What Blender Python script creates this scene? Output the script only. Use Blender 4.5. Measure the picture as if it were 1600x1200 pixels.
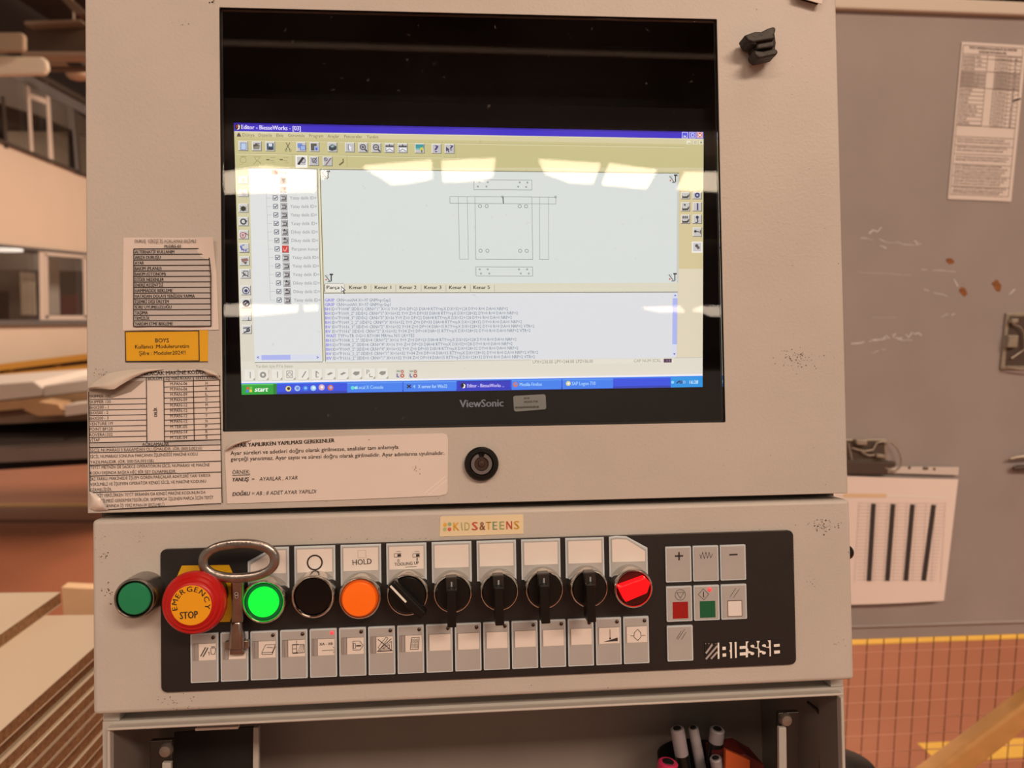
import bpy, bmesh, math, random
from mathutils import Vector, Matrix
random.seed(7)
C = bpy.context.scene.collection
sc = bpy.context.scene
PI = math.pi
rad = math.radians
for o in list(bpy.data.objects):
    bpy.data.objects.remove(o)

# ------------------------------------------------------------------ camera
TILT = 8.3                                   # the console front leans back
D = .56
MC = Matrix.Translation((0, 0, 1.42)) @ Matrix.Rotation(rad(-TILT), 4, 'X')      # console frame -> world
_a, _b, _c = [rad(v) for v in (-4.54118, 1.15509, .91494)]
RC = Matrix.Rotation(_a, 4, 'Z') @ Matrix.Rotation(_b, 4, 'X') @ Matrix.Rotation(_c, 4, 'Y')
BASIS = Matrix(((1, 0, 0, 0), (0, 0, -1, 0), (0, 1, 0, 0), (0, 0, 0, 1)))        # blender camera axes -> x right, y fwd, z up
CAMM = MC @ Matrix.Translation((0, -D, 0)) @ RC @ BASIS
cd = bpy.data.cameras.new('camera'); cam = bpy.data.objects.new('camera', cd); C.objects.link(cam)
cam.matrix_world = CAMM
cd.sensor_width = 36; cd.lens = 27; cd.clip_start = .02; cd.clip_end = 200
cd.dof.use_dof = True; cd.dof.focus_distance = D; cd.dof.aperture_fstop = 8.5
sc.camera = cam
EYE = CAMM.translation.copy()
R3 = CAMM.to_3x3()

def ray(u, v):
    return R3 @ Vector(((u - 800) / 1200, (600 - v) / 1200, -1))

# ------------------------------------------------------------------ world, exposure, lamps
sc.view_settings.view_transform = 'Standard'; sc.view_settings.look = 'None'
sc.view_settings.gamma = 1; sc.view_settings.exposure = 0
try: sc.view_settings.use_curve_mapping = False
except Exception: pass
w = bpy.data.worlds.new('world'); sc.world = w; w.use_nodes = True
w.node_tree.nodes['Background'].inputs[0].default_value = (1, .72, .52, 1)
w.node_tree.nodes['Background'].inputs[1].default_value = .34
LAMP = (1, .70, .50)
def area(name, loc, sx, sy, power, target=None):
    l = bpy.data.lights.new(name, 'AREA'); l.shape = 'RECTANGLE'; l.size = sx; l.size_y = sy
    l.energy = power; l.color = LAMP
    o = bpy.data.objects.new(name, l); C.objects.link(o); o.location = loc
    d = (Vector(target) - Vector(loc)) if target else Vector((0, 0, -1))
    o.rotation_euler = d.to_track_quat('-Z', 'Y').to_euler(); return o
# unseen fill lamps added under the roof for console and wall (pointing straight down)
area('hall_fill', (3.6, -6.2, 6.6), 5.0, 1.4, 680)
area('hall_fill', (-3.0, -6.2, 6.6), 5.0, 1.4, 250)
area('hall_fill', (1.6, -.6, 6.6), 3.0, 2.4, 50)
area('hall_fill', (1.4, 6.0, 6.6), 2.4, 3.4, 640)
area('hall_fill', (.6, 12.0, 6.6), 2.4, 3.4, 760)
area('office_fill', (-7.6, 13.0, 3.25), 1.2, 7.0, 75)  # unseen area lights, added so the office rooms show through the panes
area('office_fill', (-7.6, 14.5, 6.3), 1.2, 8.0, 60)

# ------------------------------------------------------------------ materials
def lin(c): c /= 255; return c / 12.92 if c <= .04045 else ((c + .055) / 1.055) ** 2.4
ILL = (.94, .62, .43)                        # warm light of the hall: turns a colour seen into the surface's own colour
def A(r, g, b, k=1):
    return tuple(min(.93, max(.002, lin(v) / e * k)) for v, e in zip((r, g, b), ILL))
_m = {}
def mat(name, col, rough=.5, metal=0, emit=None, es=1, noise=0, nscale=40, bump=0, bscale=300, spec=.5, coat=0):
    if name in _m: return _m[name]
    m = bpy.data.materials.new(name); m.use_nodes = True; nt = m.node_tree
    b = nt.nodes['Principled BSDF']
    b.inputs['Base Color'].default_value = (*col, 1); b.inputs['Roughness'].default_value = rough
    b.inputs['Metallic'].default_value = metal; b.inputs['Specular IOR Level'].default_value = spec
    b.inputs['Coat Weight'].default_value = coat
    if emit: b.inputs['Emission Color'].default_value = (*emit, 1); b.inputs['Emission Strength'].default_value = es
    if noise or bump:
        tc = nt.nodes.new('ShaderNodeTexCoord')
    if noise:
        n = nt.nodes.new('ShaderNodeTexNoise'); n.inputs['Scale'].default_value = nscale; n.inputs['Detail'].default_value = 5
        nt.links.new(tc.outputs['Object'], n.inputs['Vector'])
        r = nt.nodes.new('ShaderNodeMapRange'); r.inputs[1].default_value = .25; r.inputs[2].default_value = .75
        r.inputs[3].default_value = 1 - noise; r.inputs[4].default_value = 1 + noise
        nt.links.new(n.outputs['Fac'], r.inputs[0])
        x = nt.nodes.new('ShaderNodeVectorMath'); x.operation = 'SCALE'; x.inputs[0].default_value = col
        nt.links.new(r.outputs[0], x.inputs['Scale']); nt.links.new(x.outputs[0], b.inputs['Base Color'])
    if bump:
        n = nt.nodes.new('ShaderNodeTexNoise'); n.inputs['Scale'].default_value = bscale; n.inputs['Detail'].default_value = 3
        nt.links.new(tc.outputs['Object'], n.inputs['Vector'])
        u = nt.nodes.new('ShaderNodeBump'); u.inputs['Strength'].default_value = bump; u.inputs['Distance'].default_value = .002
        nt.links.new(n.outputs['Fac'], u.inputs['Height']); nt.links.new(u.outputs[0], b.inputs['Normal'])
    _m[name] = m; return m

def glass(name, tint=(1, 1, 1), dust=0, single=False):
    m = bpy.data.materials.new(name); m.use_nodes = True; nt = m.node_tree; nt.nodes.clear()
    out = nt.nodes.new('ShaderNodeOutputMaterial'); mix = nt.nodes.new('ShaderNodeMixShader')
    f = nt.nodes.new('ShaderNodeFresnel'); f.inputs[0].default_value = 1.5
    t = nt.nodes.new('ShaderNodeBsdfTransparent'); t.inputs[0].default_value = (*tint, 1)
    g = nt.nodes.new('ShaderNodeBsdfGlossy'); g.inputs['Roughness'].default_value = .0
    if single:      # count only the outer face of a thin pane
        ge = nt.nodes.new('ShaderNodeNewGeometry'); iv = nt.nodes.new('ShaderNodeMath'); iv.operation = 'SUBTRACT'; iv.inputs[0].default_value = 1
        mu = nt.nodes.new('ShaderNodeMath'); mu.operation = 'MULTIPLY'
        nt.links.new(ge.outputs['Backfacing'], iv.inputs[1]); nt.links.new(iv.outputs[0], mu.inputs[0]); nt.links.new(f.outputs[0], mu.inputs[1]); nt.links.new(mu.outputs[0], mix.inputs[0])
    else: nt.links.new(f.outputs[0], mix.inputs[0])
    nt.links.new(t.outputs[0], mix.inputs[1]); nt.links.new(g.outputs[0], mix.inputs[2])
    last = mix
    if dust:
        tc = nt.nodes.new('ShaderNodeTexCoord')
        n = nt.nodes.new('ShaderNodeTexNoise'); n.inputs['Scale'].default_value = 150; n.inputs['Detail'].default_value = 3
        n2 = nt.nodes.new('ShaderNodeTexNoise'); n2.inputs['Scale'].default_value = 9; n2.inputs['Detail'].default_value = 6
        for q in (n, n2): nt.links.new(tc.outputs['Object'], q.inputs['Vector'])
        r = nt.nodes.new('ShaderNodeMapRange'); r.inputs[1].default_value = .70; r.inputs[2].default_value = .80; r.inputs[4].default_value = .12
        r2 = nt.nodes.new('ShaderNodeMapRange'); r2.inputs[1].default_value = .35; r2.inputs[2].default_value = .8; r2.inputs[4].default_value = dust
        nt.links.new(n.outputs['Fac'], r.inputs[0]); nt.links.new(n2.outputs['Fac'], r2.inputs[0])
        ad = nt.nodes.new('ShaderNodeMath'); ad.operation = 'ADD'; nt.links.new(r.outputs[0], ad.inputs[0]); nt.links.new(r2.outputs[0], ad.inputs[1])
        d = nt.nodes.new('ShaderNodeBsdfDiffuse'); d.inputs[0].default_value = (.5, .5, .5, 1)
        m2 = nt.nodes.new('ShaderNodeMixShader'); nt.links.new(ad.outputs[0], m2.inputs[0])
        nt.links.new(mix.outputs[0], m2.inputs[1]); nt.links.new(d.outputs[0], m2.inputs[2]); last = m2
    nt.links.new(last.outputs[0], out.inputs[0]); return m

PAINT = mat('console_paint', A(190, 158, 132), .42, noise=.05, nscale=14, bump=.11, bscale=520)
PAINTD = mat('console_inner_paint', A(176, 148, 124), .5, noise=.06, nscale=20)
PAPER = mat('paper', A(226, 187, 158), .6, noise=.02, nscale=30)
PAPERS = mat('laminated_paper', A(222, 182, 154), .28, noise=.02, nscale=30, bump=.05, bscale=60)
INK = mat('black_ink', (.035, .03, .03), .55)
GREYCELL = mat('grey_table_cell', A(190, 160, 138), .4)
YEL = mat('yellow_label', (.80, .46, .012), .4)
OVER = mat('overlay_black', (.013, .013, .015), .45, noise=.12, nscale=60, bump=.05, bscale=700)
KEYG = mat('key_grey', A(172, 146, 126), .4, noise=.03, nscale=60)
KEYB = mat('key_border', A(196, 178, 160), .35)
CHROME = mat('chrome', (.62, .60, .57), .16, 1)
STEEL = mat('worn_steel', (.34, .32, .31), .28, 1, noise=.2, nscale=150, bump=.1, bscale=500)
DSTEEL = mat('dull_metal', (.30, .28, .26), .42, .8, noise=.2, nscale=120)
BLK = mat('black_plastic', (.006, .006, .006), .3, spec=.35)
BLKM = mat('black_matte', (.006, .006, .007), .6)
RUBBER = mat('black_rubber', (.02, .019, .019), .5, noise=.3, nscale=160, bump=.3, bscale=300)
REDP = mat('red_plastic', (.50, .008, .008), .35, bump=.04, bscale=200)
AMB = mat('amber_lens', (.85, .16, .01), .3, emit=(1, .13, .0), es=.24)
GRN_OFF = mat('green_cap', (.012, .27, .12), .3)
GRN_ON = mat('green_lens_lit', (.0, .25, .03), .3, emit=(0, 1, .04), es=1.0)
GRN_RING = mat('green_lens_rim', (.0, .09, .04), .3, emit=(0, .3, .05), es=.12)
RED_ON = mat('red_lens_lit', (.6, .0, .0), .25, emit=(1, .005, .01), es=.95)
LED_OFF = mat('led_off', (.03, .012, .008), .3)
LED_ON = mat('led_on', (.5, .02, .03), .3, emit=(1, .05, .06), es=1.2)

# ------------------------------------------------------------------ object helpers
def thing(name, label, cat, M=Matrix(), org=(0, 0, 0), group=None):
    o = bpy.data.objects.new(name, None); C.objects.link(o); o.empty_display_size = .05
    o.matrix_world = M @ Matrix.Translation(org); org = Vector(org)
    o['label'] = label; o['category'] = cat
    if group: o['group'] = group
    o['_o'] = tuple(org); return o
def tag(o, label, cat, group=None):
    o['label'] = label; o['category'] = cat
    if group: o['group'] = group
    return o
def obj(name, bm, m, parent=None, M=None, bev=0, seg=2, smooth=False, kind=None, label=None, ang=35):
    """one mesh object; vertices are in the frame of its top-level thing (or in frame M when it has no parent)"""
    bmesh.ops.remove_doubles(bm, verts=bm.verts, dist=1e-7) if len(bm.verts) < 20000 and smooth else None
    vs = [v.co for v in bm.verts]
    lo = Vector([min(v[i] for v in vs) for i in range(3)]); hi = Vector([max(v[i] for v in vs) for i in range(3)])
    ce = (lo + hi) / 2
    bmesh.ops.translate(bm, verts=bm.verts, vec=-ce)
    bmesh.ops.recalc_face_normals(bm, faces=bm.faces) if name not in ('lettering', 'screen_text') else None
    me = bpy.data.meshes.new(name); bm.to_mesh(me); bm.free()
    if smooth:
        for p in me.polygons: p.use_smooth = True
        try: me.set_sharp_from_angle(angle=rad(ang))
        except Exception: pass
    ms = m if isinstance(m, (list, tuple)) else [m]
    for q in ms: me.materials.append(q)
    o = bpy.data.objects.new(name, me); C.objects.link(o)
    if parent is not None:
        o.parent = parent; o.location = ce - Vector(parent['_o'])
    else:
        o.matrix_world = (M or Matrix()) @ Matrix.Translation(ce)
    o['_o'] = tuple(ce)
    if bev:
        b = o.modifiers.new('bevel', 'BEVEL'); b.width = bev; b.segments = seg; b.limit_method = 'ANGLE'; b.angle_limit = rad(40)
    if kind: o['kind'] = kind
    if label: o['label'] = label
    return o
def nb(): return bmesh.new()
def box(bm, x0, x1, y0, y1, z0, z1):
    v = [bm.verts.new((x, y, z)) for x in (x0, x1) for y in (y0, y1) for z in (z0, z1)]
    for f in ((0, 1, 3, 2), (4, 6, 7, 5), (0, 4, 5, 1), (2, 3, 7, 6), (0, 2, 6, 4), (1, 5, 7, 3)):
        bm.faces.new([v[i] for i in f])
    return bm
def prism(bm, pts, y0, y1, mi=0, ax='y'):
    """polygon given as (a, b) extruded along an axis"""
    def P(a, b, c): return {'y': (a, c, b), 'z': (a, b, c), 'x': (c, a, b)}[ax]
    f = [bm.verts.new(P(a, b, y0)) for a, b in pts]; g = [bm.verts.new(P(a, b, y1)) for a, b in pts]
    n = len(pts)
    fs = [bm.faces.new(f), bm.faces.new(g[::-1])]
    for i in range(n): fs.append(bm.faces.new((f[i], g[i], g[(i + 1) % n], f[(i + 1) % n])))
    for q in fs: q.material_index = mi
    return bm
def flat(bm, pts, y):
    bm.faces.new([bm.verts.new((a, y, b)) for a, b in pts]); return bm
def lathe(bm, prof, c=(0, 0), n=40, axis='y'):
    rings = []
    for r, y in prof:
        ring = []
        for i in range(n):
            t = 2 * PI * i / n
            if axis == 'y': p = (c[0] + r * math.cos(t), y, c[1] + r * math.sin(t))
            else: p = (c[0] + r * math.cos(t), c[1] + r * math.sin(t), y)
            ring.append(bm.verts.new(p))
        rings.append(ring)
    for a, b in zip(rings, rings[1:]):
        for i in range(n): bm.faces.new((a[i], a[(i + 1) % n], b[(i + 1) % n], b[i]))
    if prof[0][0] > 1e-6: bm.faces.new(rings[0])
    if prof[-1][0] > 1e-6: bm.faces.new(rings[-1][::-1])
    return bm
def tube(bm, pts, r, n=8, cap=True):
    pts = [Vector(p) for p in pts]; rings = []; up = None
    for i, p in enumerate(pts):
        d = (pts[min(i + 1, len(pts) - 1)] - pts[max(i - 1, 0)]).normalized()
        if up is None:
            up = Vector((0, 0, 1)) if abs(d.z) < .9 else Vector((0, 1, 0))
        s = d.cross(up).normalized(); up = s.cross(d).normalized()
        rr = r[i] if isinstance(r, (list, tuple)) else r
        rings.append([bm.verts.new(p + (s * math.cos(2 * PI * k / n) + up * math.sin(2 * PI * k / n)) * rr) for k in range(n)])
    for a, b in zip(rings, rings[1:]):
        for k in range(n): bm.faces.new((a[k], a[(k + 1) % n], b[(k + 1) % n], b[k]))
    if cap: bm.faces.new(rings[0][::-1]); bm.faces.new(rings[-1])
    return bm
def ngon(cx, cz, r, n=20, a0=0): return [(cx + r * math.cos(a0 + 2 * PI * i / n), cz + r * math.sin(a0 + 2 * PI * i / n)) for i in range(n)]
def annulus(bm, cx, cz, ro, ri, y, n=24, a0=0, a1=2 * PI):
    for i in range(n):
        s, t = a0 + (a1 - a0) * i / n, a0 + (a1 - a0) * (i + 1) / n
        flat(bm, [(cx + ro * math.cos(s), cz + ro * math.sin(s)), (cx + ro * math.cos(t), cz + ro * math.sin(t)),
                  (cx + ri * math.cos(t), cz + ri * math.sin(t)), (cx + ri * math.cos(s), cz + ri * math.sin(s))], y)
    return bm
def rrect(x0, x1, z0, z1, r, n=5):
    p = []
    for cx, cz, a in ((x1 - r, z1 - r, 0), (x0 + r, z1 - r, 90), (x0 + r, z0 + r, 180), (x1 - r, z0 + r, 270)):
        for i in range(n + 1):
            t = rad(a + 90 * i / n); p.append((cx + r * math.cos(t), cz + r * math.sin(t)))
    return p

class Frame:
    """a frame in the place; hit() gives frame coordinates of what the photograph shows at (u, v) on one of its planes"""
    def __init__(s, M):
        s.M = M; I = M.inverted(); s.e = I @ EYE; s.R = I.to_3x3()
    def hit(s, u, v, ax, val):
        d = s.R @ ray(u, v); i = 'xyz'.index(ax); t = (val - s.e[i]) / d[i]; return s.e + d * t
    def p(s, u, v, y=0):
        h = s.hit(u, v, 'y', y); return (h.x, h.z)
    def ps(s, L, y=0): return [s.p(u, v, y) for u, v in L]
    def rect(s, u0, v0, u1, v1, y=0):
        (a, b), (c, d) = s.p(u0, v0, y), s.p(u1, v1, y); return [(a, d), (c, d), (c, b), (a, b)]
    def line(s, bm, u0, v0, u1, v1, w, y):
        a, b = Vector(s.p(u0, v0, y)), Vector(s.p(u1, v1, y)); d = (b - a).normalized(); n = Vector((-d.y, d.x)) * w / 2
        flat(bm, [tuple(a - n), tuple(b - n), tuple(b + n), tuple(a + n)], y); return bm
CF = Frame(MC)                                # console front plane: y = 0
WF = Frame(Matrix())                          # the hall

_tc = {}
def textmesh(s, bold=0, shear=0, res=2):
    k = (s, bold, shear, res)
    if k in _tc: return _tc[k]
    cu = bpy.data.curves.new('t', 'FONT'); cu.body = s; cu.size = 1; cu.resolution_u = res; cu.shear = shear
    o = bpy.data.objects.new('t', cu); me = bpy.data.meshes.new_from_object(o)
    bpy.data.objects.remove(o); bpy.data.curves.remove(cu)
    V = [tuple(v.co) for v in me.vertices]; F = [tuple(p.vertices) for p in me.polygons]
    if bold > .003:                        # heavier strokes: the same outlines set again slightly aside
        n = len(V); V0, F0 = V, F; st_ = 2 if bold < .04 else 3
        for q in range(1, st_):
            dx = bold * 2.2 * q / (st_ - 1); V = V + [(x + dx, y, z) for x, y, z in V0]; F = F + [tuple(i + n * q for i in f) for f in F0]
    bpy.data.meshes.remove(me); _tc[k] = (V, F); return _tc[k]
_capV = textmesh('H')[0]; CAP = max(v[1] for v in _capV)
def text(bm, fr, s, u0, v0, u1, v1, h, y, bold=0, shear=0, res=2, mi=0):
    """writing whose baseline runs (u0,v0)-(u1,v1) with capitals h tall (photo units) on plane y of frame fr"""
    V, F = textmesh(s, bold, shear, res)
    if not V: return bm
    a, b = Vector(fr.p(u0, v0, y)), Vector(fr.p(u1, v1, y)); e = b - a
    x0 = min(v[0] for v in V); x1 = max(v[0] for v in V)
    sx = e.length / (x1 - x0); q = Vector(fr.p(u0, v0 - h, y)); sz = (q - a).length / CAP
    d = e.normalized(); n = Vector((-d.y, d.x))
    vs = []
    for x, yy, _ in V:
        p = a + d * (x - x0) * sx + n * yy * sz; vs.append(bm.verts.new((p.x, y, p.y)))
    for f in F:
        try: bm.faces.new([vs[i] for i in f]).material_index = mi
        except ValueError: pass
    return bm
def vtext(bm, fr, s, u0, v0, u1, v1, wpx, y, **k):
    """writing turned to read upwards"""
    V, F = textmesh(s, k.get('bold', 0), 0, 2)
    a, b = Vector(fr.p(u0, v0, y)), Vector(fr.p(u1, v1, y)); e = b - a
    x0 = min(v[0] for v in V); x1 = max(v[0] for v in V); sx = e.length / (x1 - x0); d = e.normalized()
    q = Vector(fr.p(u0 - wpx, v0, y)); sz = (q - a).length / CAP; n = Vector((-d.y, d.x)); vs = []
    for x, yy, _ in V:
        p = a + d * (x - x0) * sx + n * yy * sz; vs.append(bm.verts.new((p.x, y, p.y)))
    for f in F: bm.faces.new([vs[i] for i in f])
    return bm
def sheet(bm, fr, quad, y, f=None, n=24, mi=0, thick=.0002):
    """thin sheet over four photo corners TL,TR,BR,BL; f(s,t) = how far it stands proud of plane y"""
    tl, tr, br, bl = [Vector(fr.p(u, v, y)) for u, v in quad]; G = []
    for k in (0, 1):
        g = []
        for j in range(n + 1):
            row = []
            for i in range(n + 1):
                s, t = i / n, j / n
                p = (tl * (1 - s) + tr * s) * (1 - t) + (bl * (1 - s) + br * s) * t
                h = f(s, t) if f else 0
                row.append(bm.verts.new((p.x, y - h - (thick if k == 0 else 0), p.y)))
            g.append(row)
        for j in range(n):
            for i in range(n): bm.faces.new((g[j][i], g[j][i + 1], g[j + 1][i + 1], g[j + 1][i])).material_index = mi
        G.append(g)
    a, b = G
    for i in range(n):
        bm.faces.new((a[0][i], a[0][i + 1], b[0][i + 1], b[0][i])); bm.faces.new((a[n][i], a[n][i + 1], b[n][i + 1], b[n][i]))
        bm.faces.new((a[i][0], a[i + 1][0], b[i + 1][0], b[i][0])); bm.faces.new((a[i][n], a[i + 1][n], b[i + 1][n], b[i][n]))
    return bm
# ================================================================== the hall
H = WF.hit
FLOOR = mat('red_floor', A(146, 76, 46), .45, noise=.10, nscale=1.2)
FYEL = mat('floor_yellow_line', A(200, 134, 44), .5, noise=.08, nscale=9)
WALLM = mat('cream_wall', A(214, 168, 132), .7, noise=.02, nscale=2)
DARKF = mat('dark_fascia', A(70, 52, 40), .5)
FRAMEM = mat('cream_window_frame', A(205, 165, 135), .5)
BROWNB = mat('brown_beam', A(84, 54, 36), .6, noise=.15, nscale=3)
BEAMEDGE = mat('beam_edge', A(150, 112, 82), .6)
CONC = mat('pale_concrete', A(168, 126, 92), .7, noise=.05, nscale=3)
DECK = mat('roof_deck', A(74, 50, 36), .8, noise=.2, nscale=1)
def struct(name, bm, m, parent=None, **k):
    o = obj(name, bm, m, parent, **k)
    if parent is None: o['kind'] = 'structure'
    return o
b = nb(); box(b, -9, 14, -34, 24, -.1, 0); struct('floor', b, FLOOR)
def strip(L, z=.0015):
    b = nb(); P = [H(u, v, 'z', z) for u, v in L]; prism(b, [(p.x, p.y) for p in P], 0.0002, z, ax='z'); return b
struct('trim_1', strip([(-60, 786.5), (300, 786), (300, 790.5), (-60, 791.5)]), mat('far_floor_line', A(186, 122, 58), .5))
struct('trim_2', strip([(1100, 1002), (1900, 975), (1900, 986), (1100, 1016)]), FYEL)
struct('trim_3', strip([(1433, 1161), (1600, 1153), (1900, 1139), (1900, 1170), (1600, 1183), (1467, 1191)]), FYEL)
struct('trim_4', strip([(-60, 812), (300, 812), (300, 816), (-60, 816)]), mat('floor_joint', A(92, 52, 36), .6))
# ceiling deck with roof beams
b = nb(); box(b, -9, 14, -34, 24, 7.6, 7.75); ceil = struct('ceiling', b, DECK)
for y in range(-30, 24, 5):
    b = nb(); box(b, -9, 14, y - .12, y + .12, 7.0, 7.6); obj('roof_beam', b, BROWNB, ceil)
# roof lights: bright panels, seen mirrored in the monitor glass
SKY = mat('roof_light_panel', (.8, .8, .8), .5, emit=(1, .80, .58), es=9)
SKY2 = mat('roof_light_far', (.8, .8, .8), .5, emit=(1, .80, .62), es=7)
def mirror_hit(u, v, z):
    """where the line of sight from the camera, mirrored by the console glass, meets height z"""
    d = CF.R @ ray(u, v); t = (0 - CF.e.y) / d.y; h = CF.e + d * t; d2 = Vector((d.x, -d.y, d.z))
    P = MC @ h; q = MC.to_3x3() @ d2; k = (z - P.z) / q.z; r = P + q * k; return (r.x, r.y)
PANELS = [[(349, 272), (412, 262), (493, 270), (493, 300), (350, 303)], [(500, 270), (512, 270), (512, 278), (502, 280)],
          [(568, 262), (675, 253), (676, 280), (640, 287), (612, 289)], [(690, 254), (774, 250), (770, 276), (756, 283), (692, 285)],
          [(842, 252), (938, 258), (926, 288), (890, 286), (852, 272)], [(952, 258), (1026, 268), (1010, 296), (941, 289)],
          [(1070, 272), (1200, 272), (1200, 303), (1058, 297)]]
for i, L in enumerate(PANELS):
    b = nb(); prism(b, [mirror_hit(u, v, 6.9) for u, v in L], 6.9, 6.94, ax='z')
    o = obj('skylight', b, SKY); tag(o, 'bright roof light mirrored in the glass, ' + ['at the left edge of the window', 'small piece over the tree list', 'over the left of the drawing', 'left of the drawn part top', 'just right of the drawn part', 'second from the right window edge', 'at the right edge of the window'][i], 'skylight', 'bright roof lights mirrored in the glass')
for i, L in enumerate(([(300, 480), (372, 477), (466, 479), (464, 488), (400, 494), (300, 494)], [(474, 479), (497, 478), (497, 486), (476, 487)],
          [(1004, 482), (1064, 480), (1070, 488), (1030, 488)], [(1082, 486), (1096, 480), (1200, 481), (1200, 494), (1108, 494), (1100, 489)])):
    b = nb(); prism(b, [mirror_hit(u, v, 5.6) for u, v in L], 5.6, 5.63, ax='z')
    o = obj('skylight', b, SKY2); tag(o, 'low strip of roof light mirrored halfway down the glass, ' + ['leftmost and longest', 'short piece second from left', 'second from right', 'at the right edge'][i], 'skylight', 'far strips of roof light mirrored in the glass')
b = nb(); prism(b, [mirror_hit(u, v, 6.9) for u, v in [(330, 66), (1150, 90), (1150, 93), (330, 70)]], 6.9, 6.94, ax='z')
o = obj('lamp_strip', b, mat('lamp_strip', (.8, .8, .8), .5, emit=(1, .75, .5), es=.2)); tag(o, 'long dim lamp strip under the roof, mirrored in the glass top', 'lamp')

# office block on the left (its front runs away from the viewer)
XW = -6.0
def wp(u, v, x=XW): h = H(u, v, 'x', x); return (h.y, h.z)
wall = None
def wq(bm, L, x0=XW, x1=None, ref=XW):
    if x1 is None: x1 = (x0 - .012) if x0 > XW else XW - .1
    return prism(bm, [wp(u, v, ref) for u, v in L], x0, x1, ax='x')
b = nb()
wq(b, [(-120, 175), (175, 292), (175, 401), (-120, 372)])          # band between the window rows
wq(b, [(-120, 506), (175, 504), (175, 750), (-120, 800)])          # below the lower windows
wall = struct('wall_left', b, WALLM)
wt = obj('fascia', wq(nb(), [(-120, 20), (175, 181), (175, 188), (-120, 30)], XW + .10), DARKF, wall)
GREYF = mat('grey_head_frame', A(104, 86, 74), .5)
obj('head_frame', wq(nb(), [(-120, 30), (175, 187), (175, 202), (-120, 55)], XW + .05), GREYF, wall)
obj('ledge', wq(nb(), [(-120, 170), (175, 289), (175, 293), (-120, 176)], XW + .04), DARKF, wall)
obj('ledge', wq(nb(), [(-120, 370), (175, 399), (175, 403), (-120, 375)], XW + .05), GREYF, wall)
obj('ledge', wq(nb(), [(-120, 500), (175, 500), (175, 507), (-120, 509)], XW + .06), GREYF, wall)
PANE = glass('office_glass', (.86, .84, .82), single=True)
w1 = struct('window_1', wq(nb(), [(36, 108), (41, 111), (48.5, 243), (43, 241)], XW + .04), FRAMEM)
obj('mullion', wq(nb(), [(67, 124), (72, 127), (80, 256), (72.5, 253)], XW + .04), FRAMEM, w1)
obj('transom', wq(nb(), [(42, 144), (69, 155), (69.5, 163), (42, 153)], XW + .03), FRAMEM, w1)
obj('mullion', wq(nb(), [(106, 150), (109, 152), (119, 272), (115, 270)], XW + .04), GREYF, w1)
obj('mullion', wq(nb(), [(113, 154), (118, 157), (127, 275), (121, 273)], XW + .02), DARKF, w1)
obj('mullion', wq(nb(), [(0, 150), (5, 150), (11, 232), (6, 230)], XW + .02), DARKF, w1)
for a_, b_ in (((-100, 38), 38), ((41, 0), 68), ((71, 0), 107), ((117, 0), 160)):
    u0 = a_[0]; u1 = b_
    t0, t1 = 85 + .547 * u0 + 14, 85 + .547 * u1 + 14
    s0, s1 = 232 + .314 * u0, 232 + .314 * u1
    o = obj('pane', wq(nb(), [(u0, t0), (u1, t1), (u1 + 7, s1), (u0 + 6, s0)], XW - .02, XW - .03, XW), PANE, w1)
# room behind the upper windows
def iq(bm, L, x): return prism(bm, [wp(u, v, x) for u, v in L], x, x - .05, ax='x')
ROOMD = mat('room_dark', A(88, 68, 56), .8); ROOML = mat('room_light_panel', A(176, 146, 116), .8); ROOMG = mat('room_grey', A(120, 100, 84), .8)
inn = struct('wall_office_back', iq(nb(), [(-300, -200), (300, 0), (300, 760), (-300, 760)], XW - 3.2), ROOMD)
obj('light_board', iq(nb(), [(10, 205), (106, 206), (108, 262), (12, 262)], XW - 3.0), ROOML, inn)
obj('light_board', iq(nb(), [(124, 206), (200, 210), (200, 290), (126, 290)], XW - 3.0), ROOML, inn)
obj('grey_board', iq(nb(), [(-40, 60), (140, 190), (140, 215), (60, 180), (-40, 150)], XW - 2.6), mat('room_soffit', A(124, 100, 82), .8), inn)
# lower window
w2 = struct('window_2', wq(nb(), [(58, 392), (66, 393), (68, 503), (60, 503)], XW + .03), FRAMEM)
b = nb()
wq(b, [(66, 393), (133, 399), (133, 404), (66, 399)], XW + .04); wq(b, [(67, 493), (134, 493), (134, 500), (67, 501)], XW + .04)
wq(b, [(66, 397), (70, 397), (72, 497), (67, 497)], XW + .04); wq(b, [(126, 402), (132, 402), (134, 496), (128, 496)], XW + .04)
obj('sash', b, FRAMEM, w2)
obj('pane', wq(nb(), [(70, 398), (127, 403), (129, 494), (71, 495)], XW - .02, XW - .03), PANE, w2)
obj('pane', wq(nb(), [(-100, 378), (59, 393), (60, 502), (-100, 506)], XW - .05, XW - .06), PANE, w2)
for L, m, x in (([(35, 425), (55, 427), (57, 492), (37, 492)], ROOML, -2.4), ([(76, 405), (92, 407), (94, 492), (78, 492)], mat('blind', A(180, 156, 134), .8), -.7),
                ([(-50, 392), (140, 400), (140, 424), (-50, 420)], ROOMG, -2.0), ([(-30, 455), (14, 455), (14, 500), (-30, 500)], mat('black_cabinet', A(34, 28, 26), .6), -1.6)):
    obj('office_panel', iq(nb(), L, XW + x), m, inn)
b = nb(); iq(b, [(98, 462), (124, 460), (125, 490), (99, 492)], XW - .8)
tag(obj('office_chair', b, mat('dark_red_fabric', A(84, 44, 38), .8), None), 'dark red shape standing behind the sliding office window', 'chair')
b = nb(); P = [wp(u, v, XW - 1.2) for u, v in [(-60, 384), (36, 389), (36, 394), (-60, 390)]]
prism(b, P, XW - 1.2, XW - 1.5, ax='x')
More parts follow.
